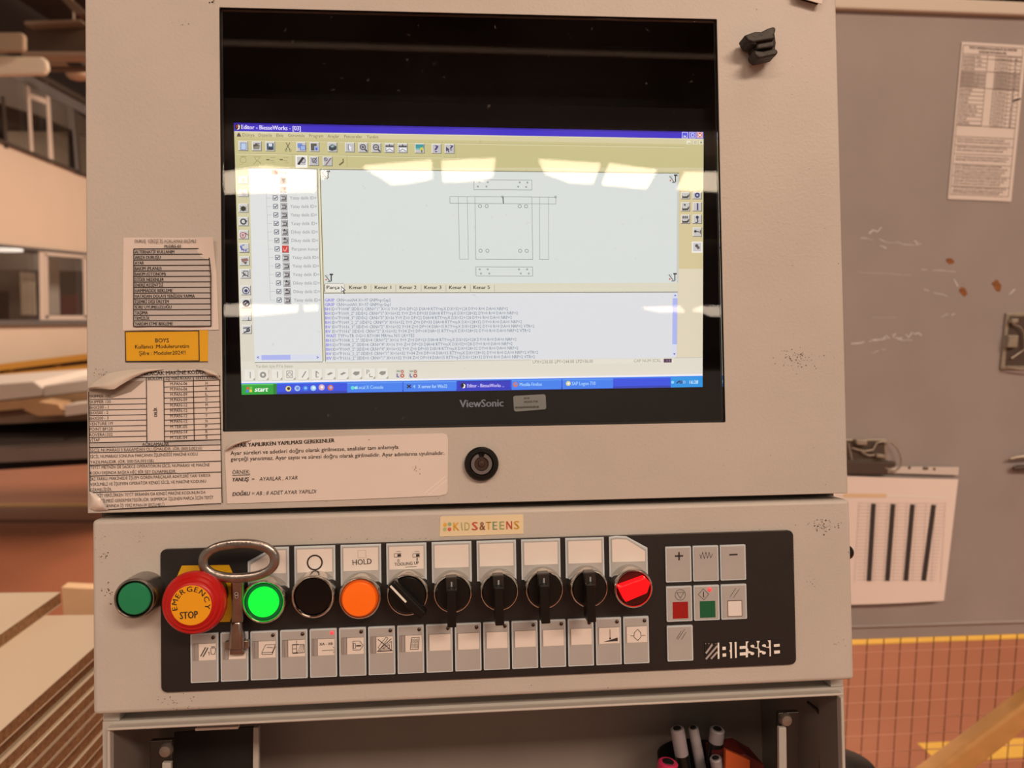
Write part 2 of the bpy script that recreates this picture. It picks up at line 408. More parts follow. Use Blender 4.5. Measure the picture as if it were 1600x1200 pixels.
tag(obj('ceiling_lamp', b, mat('tube_lamp', (.9, .9, .9), .5, emit=(1, .95, .86), es=1.2)), 'white fluorescent lamp glowing inside the office behind the lower window', 'lamp')
# beams and concrete heads above the office
def hall_box(L, y0, y1, m, parent, name, bev=0):
    P = [(H(u, v, 'y', y0).x, H(u, v, 'y', y0).z) for u, v in L]; b = nb(); prism(b, P, y0, y1)
    return obj(name, b, m, parent, bev=bev, seg=4)
bm_ = struct('trim_5', prism(nb(), [(H(u, v, 'y', 9.8).x, H(u, v, 'y', 9.8).z) for u, v in [(40, 36), (220, 36), (220, 80), (40, 80)]], 9.8, 10.0), BROWNB)
hall_box([(34, 80), (220, 81), (220, 87), (34, 86)], 9.6, 9.9, BEAMEDGE, bm_, 'beam_flange')
hall_box([(38, 33), (125, 30), (128, 34), (38, 38)], 9.6, 9.9, BEAMEDGE, bm_, 'beam_flange')
hall_box([(78, -20), (90, -20), (136, 22), (118, 22)], 9.3, 9.5, mat('brace', A(104, 70, 48), .6), bm_, 'brace')
hall_box([(70, 95), (220, 92), (220, 99), (70, 101)], 10.6, 10.7, BEAMEDGE, bm_, 'beam_flange')
hall_box([(70, 100), (220, 100), (220, 106), (70, 107)], 10.7, 10.9, BROWNB, bm_, 'beam_web')
b = nb(); box(b, -5.9, -1.0, 18.5, 18.7, 0, 7.6); struct('wall_back', b, mat('back_wall', A(140, 98, 66), .8, noise=.1, nscale=1))
t = thing('concrete_corbel', 'rounded pale concrete corbel beside the office roof, nearer and higher one', 'corbel', group=None)
hall_box([(-80, 50), (32, 50), (37, 55), (37, 76), (33, 80), (-80, 80)], 8.6, 8.68, CONC, t, 'block', bev=.035)
t = thing('concrete_corbel', 'rounded pale concrete corbel beside the office roof, farther and lower one', 'corbel')
hall_box([(-80, 84), (64, 88), (73, 94), (75, 108), (70, 117), (-80, 120)], 8.75, 8.82, mat('bright_concrete', A(230, 186, 146), .7), t, 'block', bev=.035)
o = hall_box([(103, 92), (126, 93), (127, 101), (104, 100)], 10.2, 10.3, BLKM, None, 'spotlight'); tag(o, 'small black fixture hanging under the brown roof beam', 'fixture')
b = nb(); c_ = H(122, 117, 'y', 11.5); tube(b, [(c_.x, c_.y, c_.z), (c_.x, c_.y, 7.598)], .012, 6); bmesh.ops.create_uvsphere(b, u_segments=16, v_segments=10, radius=.16, matrix=Matrix.Translation(c_) @ Matrix.Scale(.5, 4, (0, 0, 1)))
tag(obj('hall_lamp_head', b, mat('lamp_head', A(190, 140, 100), .3), smooth=True), 'dull round lamp head seen against the brown back wall', 'lamp')
# yellow railing along the office
t = thing('yellow_railing', 'yellow two-rail barrier running along the foot of the office wall', 'railing')
YR = mat('railing_yellow', A(176, 110, 36), .5)
def rq(L, x=XW + .5): return prism(nb(), [wp(u, v, x) for u, v in L], x, x - .06, ax='x')
obj('rail', rq([(-80, 579), (170, 549), (170, 558), (-80, 589)]), YR, t)
obj('rail', rq([(-80, 593), (170, 566), (170, 577), (-80, 604)]), YR, t)
obj('kick_panel', rq([(-80, 580), (170, 550), (170, 700), (-80, 740)], XW + .34), mat('railing_brown', A(98, 58, 36), .7), t)
for u in (18, 92): obj('post', rq([(u - 3, 570), (u + 3, 570), (u + 3, 760), (u - 3, 760)], XW + .42), YR, t)
# trolley stack with white foam boards
YS = 4.6
def sq(L, y, dep=1.0): return prism(nb(), [(H(u, v, 'y', y).x, H(u, v, 'y', y).z) for u, v in L], y, y + dep)
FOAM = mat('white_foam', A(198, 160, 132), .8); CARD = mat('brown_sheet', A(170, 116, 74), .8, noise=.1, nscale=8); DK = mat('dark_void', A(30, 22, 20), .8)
GR = mat('grey_sheet', A(120, 92, 74), .7, noise=.1, nscale=5)
t = thing('sheet_rack', 'low dark rack carrying loose sheets behind the console on the left', 'rack')
obj('deck', sq([(-120, 655), (100, 633), (230, 616), (230, 652), (-120, 668)], YS, .9), mat('rack_deck', A(120, 84, 60), .7), t)
obj('shadow_panel', sq([(-120, 655), (230, 650), (230, 720), (-120, 742)], YS + .5, .1), DK, t)  # dark sheet standing in for the shadow below the stacked boards
obj('shelf', sq([(-120, 706), (230, 692), (230, 712), (-120, 728)], YS - .2, .6), GR, t)
obj('shelf', sq([(-120, 686), (100, 684), (100, 690), (-120, 696)], YS, .5), mat('rack_shelf_dark', A(72, 52, 42), .7), t)
for u in (-60, 178): obj('foot', sq([(u - 8, 700), (u + 8, 700), (u + 8, 781), (u - 8, 781)], YS + .02, .1), DK, t)
for i, (L, lab) in enumerate((([(-120, 608), (52, 596), (66, 606), (66, 619), (-120, 639)], 'thick white foam sheet lying at the left end of the rack'),
                 ([(67, 603), (230, 580), (230, 600), (67, 620)], 'thin white foam sheet lying next to the thick one towards the console'))):
    tag(obj('foam_sheet', sq(L, YS - .1, .8), FOAM, bev=.008), lab, 'foam sheet')
for i, (L, m, lab) in enumerate((([(-120, 640), (67, 620.5), (230, 601), (230, 615), (100, 632), (-120, 654)], CARD, 'brown hardboard sheet lying under the white foam on the rack'),
                    ([(36, 640), (60, 628), (90, 632), (102, 648), (60, 650)], CARD, 'bent brown cardboard offcut hanging over the rack edge'),
                    ([(100, 634), (230, 618), (230, 634), (102, 650)], FOAM, 'pale board end under the hardboard nearest the console'))):
    tag(obj('sheet_offcut', sq(L, YS - .1 if i == 0 else YS - .3, .8 if i == 0 else .16), m), lab, 'sheet')

# stack of melamine chipboards, lower left
MEL = mat('white_melamine', A(200, 157, 119), .45, noise=.02, nscale=5); CORE = mat('chipboard_core', A(140, 86, 48), .8, noise=.35, nscale=160, bump=.3, bscale=300)
zt = EYE.z - .52
P1 = H(143, 1014.5, 'z', zt); P2 = H(0, 1142, 'z', zt); e = (P1 - P2); e.z = 0; e.normalize(); nn = Vector((-e.y, e.x, 0))
far = (H(110, 958, 'z', zt) - P2).dot(e)
BW, BL, TH = .55, far + .75, .0195
def board(z1, off, slide, lab, wid=BW, length=None, P=None, zth=TH, gap=.0012):
    o0 = (P or P2) + nn * off + e * (far + slide); M = Matrix.Translation((0, 0, 0))
    L = length or BL
    def rect(bm, z0, z1_, ins=0):
        q = [o0 + nn * ins - e * ins, o0 + nn * (wid - ins) - e * ins, o0 + nn * (wid - ins) - e * (L - ins), o0 + nn * ins - e * (L - ins)]
        return prism(bm, [(p.x, p.y) for p in q], z0, z1_, ax='z')
    t = thing('chipboard', lab, 'board', org=(o0.x, o0.y, z1 - zth), group='white faced chipboards stacked beside the console')
    obj('core', rect(nb(), z1 - zth + gap + .0018, z1 - .0012, .0004), CORE, t)
    obj('top_face', rect(nb(), z1 - .0012, z1), MEL, t); obj('bottom_face', rect(nb(), z1 - zth + gap, z1 - zth + gap + .0018), MEL, t)
ORD = ['topmost of the tall pile', 'second from top of the pile', 'third from top', 'fourth from top', 'fifth from top', 'sixth from top', 'seventh from top', 'eighth from top', 'ninth from top', 'tenth from top', 'eleventh from top', 'twelfth from top']
for i in range(12):
    board(zt - i * TH, random.uniform(-.002, .003) + (0 if i != 1 else .006), random.uniform(-.01, .004),
          'white faced chipboard left of the console, %s' % ORD[i])
zb = zt - 12 * TH
b = nb(); q0 = P2 + nn * .05 + e * (far - .1)
qq = [q0, q0 + nn * .45, q0 + nn * .45 - e * (BL - .2), q0 - e * (BL - .2)]
prism(b, [(p.x, p.y) for p in qq], 0, zb + .0012, ax='z'); tag(obj('lift_table', b, DSTEEL), 'steel lift table carrying the pile of chipboards', 'table')
Q1 = H(96, 944, 'z', zt); Q2 = H(0, 1009, 'z', zt); off = (Q1 - P2).dot(nn); sl = (Q1 - P2).dot(e) - far
board(zt + .021, off, sl, 'white faced chipboard lying loose on top of the pile, set back to the left', .5, .9, zth=.021, gap=0)
# brown offcut behind the pile
h0, h1 = H(96, 958, 'y', P2.y + 1.3), None
b = nb(); L = [(96, 918), (180, 922)]; q = [(H(u, v, 'y', 1.75).x, H(u, v, 'y', 1.75).z) for u, v in L]; prism(b, q + [(q[1][0], 0), (q[0][0], 0)], 1.75, 1.79)
tag(obj('plain_board', b, mat('plain_wood_panel', A(216, 156, 106), .7, noise=.05, nscale=12)), 'plain light brown board standing behind the chipboard pile', 'board')
for p_ in (.9,): pass

# ------------------------------------------------------------------ machine guard on the right
YG = .92
def gp(u, v, y=YG): h = H(u, v, 'y', y); return (h.x, h.z)
def gq(L, y0=YG, y1=YG + .03, ref=None): return prism(nb(), [gp(u, v, YG if ref is None else ref) for u, v in L], y0, y1)
GREYP = mat('guard_grey_paint', A(158, 128, 109), .42, noise=.06, nscale=7, bump=.06, bscale=160)
t = thing('machine_guard', 'grey painted sheet metal guard panel standing behind the console on the right', 'machine guard', org=(.5, YG, .2))
obj('panel', gq([(1240, 14.5), (1900, 39), (1900, 962), (1240, 982)]), GREYP, t)
obj('flange', gq([(1240, 981), (1900, 961), (1900, 983), (1240, 1005)], YG + .006, YG + .03), GREYP, t, bev=.002)
obj('flange', gq([(1240, 980), (1900, 960), (1900, 963), (1240, 983)], YG - .003, YG + .006), mat('flange_edge', A(170, 138, 116), .4), t, bev=.001)
BEI = mat('beige_frame_paint', A(214, 176, 142), .45)
obj('top_rail', gq([(1240, -22), (1460, 0), (1900, 20), (1900, 38), (1240, 14)], YG - .012, YG + .03), BEI, t, bev=.003)
for u, v, s, a in ((1485, 408, 9, .3), (1505, 456, 10, .9), (1558, 446, 12, 1.0)):
    L = []
    for k in range(11):
        th = 2 * PI * k / 11; r = s * (.62 + .38 * random.random()); x = r * math.cos(th); y = r * .62 * math.sin(th)
        L.append((u + x * math.cos(a) - y * math.sin(a), v + x * math.sin(a) + y * math.cos(a)))
    obj('rust_spot', gq(L, YG - .0006, YG), mat('rust', A(140, 76, 36), .8, noise=.4, nscale=90), t, label='orange rust spot where grey paint flaked off')
SCR = mat('bare_scratch', A(206, 176, 156), .5)
b = nb()
def scratch(u0, v0, u1, v1, n, wv, th=.0016):
    px, pv = u0, v0
    for i in range(n):
        f = (i + 1) / n; x = u0 + (u1 - u0) * f; y = v0 + (v1 - v0) * f + random.uniform(-wv, wv)
        if random.random() < .8: 
            a = gp(px, pv, YG - .0004); c = gp(x, y, YG - .0004); d = Vector((c[0] - a[0], c[1] - a[1])).normalized(); q = Vector((-d.y, d.x)) * th * random.uniform(.35, .9)
            flat(b, [(a[0] - q.x, a[1] - q.y), (c[0] - q.x, c[1] - q.y), (c[0] + q.x, c[1] + q.y), (a[0] + q.x, a[1] + q.y)], YG - .0004)
        px, pv = x, y
for s in ((1330, 537, 1385, 528, 8, 2, .002), (1380, 528, 1440, 520, 12, 5, .002), (1395, 526, 1425, 534, 5, 2, .0015), (1362, 552, 1384, 546, 4, 1.5, .0014),
          (1440, 421, 1493, 424, 6, .6, .0016), (1444, 452, 1488, 465, 6, 1, .0014), (1350, 494, 1425, 498, 6, 1, .0006), (1465, 495, 1492, 490, 5, 2, .0012),
          (1358, 365, 1384, 355, 4, 4, .002), (1345, 372, 1440, 382, 10, 3, .001), (1375, 384, 1390, 389, 3, 1, .002), (1425, 372, 1437, 384, 3, 1, .002),
          (1490, 436, 1497, 448, 3, 1, .002), (1577, 460, 1586, 452, 3, 1, .002), (1340, 425, 1440, 430, 6, 1, .0005)):
    scratch(*s)
obj('scratches', b, SCR, t, kind='stuff')
# upper notice on the guard
SM = mat('small_print', A(112, 86, 72), .6)
t = thing('notice_sheet', 'tall narrow printed code table taped to the grey guard at upper right', 'notice', org=(.7, YG, 1.9))
PQ = [(1503, 65), (1604, 71), (1580, 315), (1481, 311)]
obj('sheet', prism(nb(), [gp(u, v, YG - .002) for u, v in PQ], YG - .002, YG - .0012), PAPER, t)
yy = YG - .0026
def nt_(s, t_): # position on the notice
    a = [Vector(q) for q in PQ]; p = (a[0] * (1 - s) + a[1] * s) * (1 - t_) + (a[3] * (1 - s) + a[2] * s) * t_; return p.x, p.y
b = nb()
def nl(s0, t0, s1, t1, w_=.0007): WF.line(b, *nt_(s0, t0), *nt_(s1, t1), w_, yy)
nl(.03, .02, .95, .02); nl(.03, .02, .03, .97); nl(.95, .02, .95, .97); nl(.03, .97, .95, .97)
rows = [.075 + i * .0265 for i in range(18)]
for i, r in enumerate(rows):
    nl(.03, r, .42 if i not in (0, 1, 4, 8) else .95, r); nl(.55, r + .006, .95, r + .006)
nl(.03, rows[-1] + .004, .95, rows[-1] + .004)
for s in (.42, .55, .78): nl(s, .075, s, rows[-1])
for r in (.60, .655, .71, .775, .85, .915): nl(.03, r, .95, r)
names = ['MAKİNE ADI', 'SKIPPER 100', 'SKIPPER 130', 'VENTURE', 'BHX500 - 1', 'BHX500 - 2', 'BHX500 - 3', 'ROVERA1332', 'SKIPPER', 'BHX500', 'VİTAP', 'ROVER', 'VENTURE 1M', 'POINT BP120', 'ROVERA1332', 'VİTAP', 'SKIPPER']
def ntx(s_, a0, t0, a1, h, **k): text(b, WF, s_, *nt_(a0, t0), *nt_(a1, t0), h, yy, **k)
ntx('TEYİT VERİRKEN KULLANILACAK MAKİNE', .12, .042, .86, 3.6, bold=.02); ntx('KODLARI VE KURALLARI', .28, .066, .70, 3.6, bold=.02)
for i, s_ in enumerate(names):
    r = rows[i] + .021; ntx(s_, .05, r, .05 + .026 * len(s_), 3.2); ntx('M.PAN-%02d' % (3 + i % 9), .58, r + .006, .75, 3.2)
    ntx('HKLOMTYNPRSABCDEF'[i], .85, r + .006, .88, 3.6, bold=.03)
for k, r in enumerate((.622, .640, .672, .692, .735, .752, .79, .808, .826, .842, .868, .886, .904, .93, .948, .962)):
    ntx(['SİCİL NUMARASI 5 RAKAMDAN OLUŞMALIDIR', 'TEYİT METNİN DE SADECE OPERATÖRÜN SİCİL', 'VERİLMELİ VE İŞLEYEN OPERATÖR KENDİ SİCİL'][k % 3], .06, r, (.8, .9, .86)[k % 3], 2.8)
obj('lettering', b, SM, t)
b = nb(); 
for (s0, t0, s1, t1) in ((.035, .185, .41, .287), (.56, .19, .94, .292)):
    q = [nt_(s0, t0), nt_(s1, t0), nt_(s1, t1), nt_(s0, t1)]; flat(b, [gp(u, v, YG - .0023) for u, v in q], YG - .0023)
obj('shaded_cells', b, mat('notice_shading', A(184, 150, 126), .6), t)
b = nb(); WF.line(b, 1583, 158, 1595, 154, .003, YG - .003); obj('pen_mark', b, INK, t)
# plastic sleeve with a printed table
t = thing('document_sleeve', 'clear punched sleeve with a four column printed table hanging from the guard latch', 'document', org=(.55, YG, 1.2))
obj('punched_edge', gq([(1300, 727), (1494.5, 728.5), (1493.5, 741), (1300, 735)], YG - .008, YG - .006), mat('sleeve_edge', A(214, 176, 148), .4), t)
b = nb()
for u, v, r in ((1421, 731, 2.4), (1444, 732, 2.6), (1448, 732, 2.6), (1460, 733, 2.3)):
    flat(b, [gp(u + r * math.cos(q), v + r * math.sin(q), YG - .0085) for q in [2 * PI * k / 12 for k in range(12)]], YG - .0085 - (.0001 if u == 1448 else 0))
obj('punch_holes', b, mat('hole_dark', A(110, 80, 64), .7), t)
def bend(s, t_): return .004 + .018 * t_ ** 2 * .6 + .004 * math.sin(5 * s)
SQ = [(1296, 742), (1495, 748), (1468, 934), (1296, 941)]
obj('sheet', sheet(nb(), WF, SQ, YG - .004, lambda s, t_: .004 + .004 * math.sin(3 * s) + .010 * t_), mat('sleeve_paper', A(240, 194, 164), .5), t, smooth=True)
def sl_(s, t_):
    a = [Vector(q) for q in SQ]; p = (a[0] * (1 - s) + a[1] * s) * (1 - t_) + (a[3] * (1 - s) + a[2] * s) * t_; return p.x, p.y
def ysh(u, v, o=.0006):
    s = min(1, max(0, (u - 1296) / 196)); t_ = min(1, max(0, (v - 745) / 192)); return YG - .0042 - (.004 + .004 * math.sin(3 * s) + .010 * t_) - o
def on_sheet(bm, u0, v0, u1, v1, wpx, o, n=6):
    """a printed bar that follows the bowed sheet"""
    L = []
    d = Vector((u1 - u0, v1 - v0)).normalized(); q = Vector((-d.y, d.x)) * wpx / 2
    for i in range(n + 1):
        f = i / n; u, v = u0 + (u1 - u0) * f, v0 + (v1 - v0) * f; row = []
        for sg in (-1, 1):
            uu, vv = u + q.x * sg, v + q.y * sg; y = ysh(uu, vv, o); g_ = gp(uu, vv, y); row.append(bm.verts.new((g_[0], y, g_[1])))
        L.append(row)
    for r0, r1 in zip(L, L[1:]): bm.faces.new((r0[0], r0[1], r1[1], r1[0]))
b = nb()
for k, (u0, u1) in enumerate(((1365, 1358), (1395.5, 1386.5), (1426, 1415.5), (1459, 1443.5))): on_sheet(b, u0, 787 + k * .6, u1, 908 - k * .2, 7.4, .0008)
obj('dark_columns', b, mat('table_dark', A(58, 44, 36), .6), t)
b = nb()
for k in range(24):
    v = 786 + k * 5.2; on_sheet(b, 1340, v, 1478 - (v - 786) * .14, v + 1, .6, .0005)
for k in range(10):
    u = 1342 + k * 15; on_sheet(b, u, 786, u - 7, 909, .5, .0005)
obj('table_rules', b, mat('rule_grey', A(186, 148, 126), .6), t)
b = nb(); on_sheet(b, 1318, 774, 1385, 774.5, 6, .0004); obj('highlight_band', b, mat('orange_band', A(230, 172, 122), .6), t)
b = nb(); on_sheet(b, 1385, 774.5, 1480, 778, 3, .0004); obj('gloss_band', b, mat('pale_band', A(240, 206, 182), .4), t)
# latches
LP = mat('latch_zinc', A(160, 128, 100), .4, .3, noise=.15, nscale=80); LD = mat('latch_dark', A(78, 56, 42), .6)
def pt(u, v, y): h = H(u, v, 'y', y); return (h.x, y, h.z)
def latch(lab, plate, inner, wires, blocks):
    t = thing('toggle_latch', lab, 'latch', org=pt(*plate[0], YG))
    obj('plate', gq(plate, YG - .006, YG, YG - .006), LP, t, bev=.002)
    obj('recess', gq(inner, YG - .0068, YG - .006, YG - .0068), LD, t)
    for W in wires: obj('wire', tube(nb(), [pt(u, v, YG - .014) for u, v in W], .0016), LP, t, smooth=True)
    for B in blocks: obj('block', gq(B, YG - .018, YG - .006, YG - .018), LP, t, bev=.0015)
latch('open zinc toggle latch screwed to the guard at the right edge', [(1573, 489), (1640, 487), (1634, 578), (1564, 577)], [(1578, 494), (1636, 494), (1630, 572), (1571, 571)],
      [[(1582, 506), (1594, 511), (1600, 520), (1602, 545), (1592, 552), (1580, 560)], [(1573, 573), (1585, 576), (1612, 579)]],
      [[(1577, 524), (1592, 524), (1590, 543), (1575, 543)], [(1582, 498), (1592, 498), (1591, 505), (1581, 505)]])
latch('zinc toggle latch with wire loop above the document sleeve beside the console', [(1318, 686), (1386, 686), (1387, 720), (1318, 720)], [(1324, 689), (1382, 689), (1383, 718), (1324, 718)],
      [[(1331, 700), (1350, 705), (1364, 703), (1370, 692), (1378, 690), (1392, 691), (1402, 700), (1408, 715), (1408, 728), (1400, 736), (1392, 735), (1383, 731)], [(1326, 693), (1331, 718)], [(1346, 706), (1358, 712), (1366, 711)]],
      [[(1338, 687), (1356, 688), (1355, 696), (1339, 695)], [(1370, 709), (1383, 711), (1383, 716), (1370, 715)]])
o = obj('latch_ledge', gq([(1318, 720), (1400, 722), (1400, 730), (1388, 731), (1388, 741), (1318, 741)], YG - .014, YG, YG - .014), LD, bev=.002)
tag(o, 'dark metal ledge under the looped latch above the document sleeve', 'bracket')
b = nb(); tube(b, [pt(1578, 717, YG - .012), pt(1590, 714, YG - .014), pt(1630, 711, YG - .014)], [.002, .004, .005])
tag(obj('latch_lever', b, LP, smooth=True), 'thin pointed zinc lever at the right edge of the guard', 'lever')
b = nb(); tube(b, [pt(1583, 732, YG - .010), pt(1590, 731, YG - .012), pt(1630, 730, YG - .012)], [.004, .006, .006])
tag(obj('latch_lever', b, LD, smooth=True), 'stubby dark lever under the pointed one at the right edge', 'lever')
# welded wire mesh below the guard
WD = mat('mesh_wire_dark', A(120, 66, 42), .5, .3); WL = mat('mesh_wire_light', A(186, 112, 80), .5, .2)
t = thing('wire_mesh_fence', 'welded wire mesh below the grey guard panel over the red floor', 'mesh fence', org=(.5, YG, .1))
YM = YG + .02
for k in range(17):
    u = 1329 + k * 26.0
    a = H(u + 1, 985, 'y', YM); b = nb(); tube(b, [(a.x, YM, a.z), (a.x, YM, .02)], .00115, 6); obj('vertical_wire', b, WD, t, smooth=True)
z0 = H(1400, 1017.5, 'y', YM).z; z1 = H(1400, 1043.7, 'y', YM).z; xa = H(1230, 1020, 'y', YM).x; xb = H(1760, 1020, 'y', YM).x
for k in range(30):
    z = z0 + (z1 - z0) * k
    b = nb(); tube(b, [(xa, YM - .0023, z + .002), (xb, YM - .0023, z - .003)], .0011, 6); obj('horizontal_wire', b, WL, t, smooth=True)
b = nb(); box(b, xa, xb, YM - .01, YM + .01, 0, .03); obj('foot_rail', b, WL, t)
# wooden batten leaning in front of the mesh
t_ = thing('wooden_batten', 'planed wooden batten leaning across the mesh at lower right', 'batten', org=(.3, .7, .0))
WOOD = mat('batten_wood', A(196, 124, 62), .6, noise=.12, nscale=25)
YB2 = .78
pts = [gp(1420, 1237, YB2), gp(1640, 1072, YB2), gp(1668, 1092, YB2), gp(1505, 1237, YB2)]
d = Vector((pts[0][0] - pts[1][0], pts[0][1] - pts[1][1])); k_ = -(pts[0][1] - .002) / d.y; k2 = -(pts[3][1] - .002) / d.y
pts[0] = (pts[0][0] + d.x * k_, pts[0][1] + d.y * k_); pts[3] = (pts[3][0] + d.x * k2, pts[3][1] + d.y * k2)
obj('bar', prism(nb(), pts, YB2, YB2 + .04), WOOD, t_, bev=.008, seg=3)
# black bin behind the lower cabinet
c_ = H(1312, 1235, 'y', .32); b = nb()
rr = .052
lathe(b, [(rr * .9, 0), (rr, c_.z - .02), (rr * .98, c_.z + .022), (rr * .8, c_.z + .034), (rr * .4, c_.z + .04), (0.0, c_.z + .042)], (c_.x, c_.y), 36, 'z')
tag(obj('black_bollard', b, BLK, smooth=True), 'black round-topped post behind the lower right corner of the console', 'post')
# ================================================================== console: upper cabinet
P = CF.p
XL, ZB = P(136.5, 801); XR = P(1325, 772)[0]; ZB = (ZB + P(1325, 772)[1]) / 2; ZT = .335
wx0, wx1, wz0, wz1 = -.16148, .20363, -.01936, .28450
cab = thing('control_cabinet', 'beige painted steel control cabinet with a large black monitor window', 'cabinet', MC, (0, 0, ZB))
b = nb()
def loop(x0, x1, z0, z1, y): return [b.verts.new(p) for p in ((x0, y, z0), (x1, y, z0), (x1, y, z1), (x0, y, z1))]
def bridge(a, c, mi=0):
    for i in range(4): b.faces.new((a[i], a[(i + 1) % 4], c[(i + 1) % 4], c[i])).material_index = mi
CD = .16
o0 = loop(XL, XR, ZB, ZT, 0); o1 = loop(XL, XR, ZB, ZT, CD); i0 = loop(wx0, wx1, wz0, wz1, 0); i1 = loop(wx0, wx1, wz0, wz1, .0016)
j1 = loop(wx0 - .03, wx1 + .03, wz0 - .02, wz1 + .02, .0016); j2 = loop(wx0 - .03, wx1 + .03, wz0 - .02, wz1 + .02, .09)
bridge(o0, i0); bridge(o0, o1); b.faces.new(o1); bridge(i0, i1, 1); bridge(i1, j1, 1); bridge(j1, j2, 1); b.faces.new(j2).material_index = 1
obj('housing', b, [PAINT, BLKM], cab, bev=.0016, seg=3, smooth=True)
b = nb(); box(b, wx0 + .0004, wx1 - .0004, .0017, .0035, wz0 + .0004, wz1 - .0004)
obj('front_glass', b, glass('monitor_window_glass', dust=.006), cab, label='large clear front glass with dust specks and mirrored roof lights')
b = nb(); box(b, wx0 - .004, wx1 + .004, .0036, .0045, wz0 - .004, wz1 + .004)
# thin dark gasket ring
b2 = nb()
for x0, x1, z0, z1 in ((wx0 - .004, wx0 + .0009, wz0 - .004, wz1 + .004), (wx1 - .0009, wx1 + .004, wz0 - .004, wz1 + .004), (wx0 + .0009, wx1 - .0009, wz0 - .004, wz0 + .0009), (wx0 + .0009, wx1 - .0009, wz1 - .0009, wz1 + .004)):
    box(b2, x0, x1, .0037, .0045, z0, z1)
b.free(); obj('window_gasket', b2, BLKM, cab)
# neck between the two boxes
xn = CF.hit(157, 806, 'y', .02).x
b = nb(); box(b, xn, XR - (xn - XL), .022, .12, P(735, 799)[1], ZB); obj('neck', b, mat('neck_dark', A(70, 54, 44), .6), cab)
# cam lock
cx, cz = P(752.5, 725, -.004)
lk = obj('lock', lathe(nb(), [(.0123, 0), (.0123, -.0035), (.0112, -.0048), (.0088, -.0050), (.0082, -.0038), (.0082, -.0012), (.0001, -.0012)], (cx, cz), 48), BLK, cab, smooth=True, label='round black key lock')
b = nb(); annulus(b, cx, cz, .0076, .0052, -.0036, 30, rad(108), rad(432)); r_ = bmesh.ops.extrude_face_region(b, geom=b.faces[:]); bmesh.ops.translate(b, verts=[v for v in r_['geom'] if isinstance(v, bmesh.types.BMVert)], vec=(0, .0022, 0))
q = obj('barrel', b, mat('lock_barrel', A(118, 96, 84), .35, .4), cab); q.parent = lk; q.location = Vector(q['_o']) - Vector(lk['_o'])
def sub(o, par):
    o.parent = par; o.location = Vector(o['_o']) - Vector(par['_o']); return o
sub(obj('core', lathe(nb(), [(.0049, -.0012), (.0049, -.0020), (.0026, -.0020), (.0022, -.0030), (.0001, -.0033)], (cx, cz), 30), mat('lock_core', A(74, 48, 36), .35, .5), cab, smooth=True), lk)
# wear marks
CHIP = mat('bare_chip', A(92, 66, 50), .7)
def specks(fr, L, y, parent, name='paint_chips', m=CHIP):
    b = nb()
    for u, v, su, sv, n, s in L:
        for _ in range(n):
            x = random.gauss(u, su); z = random.gauss(v, sv); r = s * random.uniform(.4, 1.2); k = random.randint(4, 7); a0 = random.uniform(0, 6)
            flat(b, [fr.p(x + r * random.uniform(.6, 1.3) * math.cos(a0 + 2 * PI * i / k), z + r * random.uniform(.5, 1) * math.sin(a0 + 2 * PI * i / k), y) for i in range(k)], y)
    return obj(name, b, m, parent, kind='stuff')
specks(CF, [(1250, 560, 20, 8, 90, .9), (330, 3, 5, 2, 6, 1.6), (285, 35, 8, 2, 6, .9), (1182, 15, 2, 2, 2, 1), (1235, 420, 50, 80, 14, .7), (1250, 90, 20, 20, 10, .6),
            (157, 582, 8, 3, 14, .9), (1290, 752, 4, 4, 2, .9), (250, 230, 60, 90, 20, .5), (1040, 710, 120, 30, 12, .6), (780, 780, 60, 3, 4, .6), (1225, 250, 30, 50, 14, .6)], -.0002, cab)

# monitor inside the window
SM4 = Matrix.Translation((-.15479689, .008, .20460351)) @ Matrix.Rotation(.02810542, 4, 'Z') @ Matrix.Rotation(.07779986, 4, 'X') @ Matrix.Rotation(-.00228662, 4, 'Y')
SF = Frame(MC @ SM4); SW, SH = .35304362, .198524
mon = thing('monitor', 'black monitor behind the cabinet glass showing a drilling program editor', 'monitor', SF.M, (SW / 2, 0, -SH - .03))
b = nb()
def fr_ring(bm, xa, xb, za, zb, x0, x1, z0, z1, y0, y1):
    box(bm, xa, x0, y0, y1, za, zb); box(bm, x1, xb, y0, y1, za, zb); box(bm, x0, x1, y0, y1, z1, zb); box(bm, x0, x1, y0, y1, za, z0)
fr_ring(b, -.018, SW + .018, -SH - .026, .017, 0, SW, -SH, 0, -.0012, .02)
obj('bezel', b, mat('bezel_black', (.004, .0035, .005), .6, spec=.08), mon)
box(b := nb(), 0, SW, .0, .018, -SH, 0); obj('display_panel', b, BLKM, mon)
box(b := nb(), .02, SW - .02, .02, .045, -SH - .01, .01); obj('rear_shell', b, BLKM, mon)
LOGO = mat('bezel_logo', A(150, 140, 132), .5)
b = nb(); text(b, SF, 'ViewSonic', 718, 636.5, 787, 635, 11.5, -.00135, bold=.028)
obj('lettering', b, LOGO, mon)
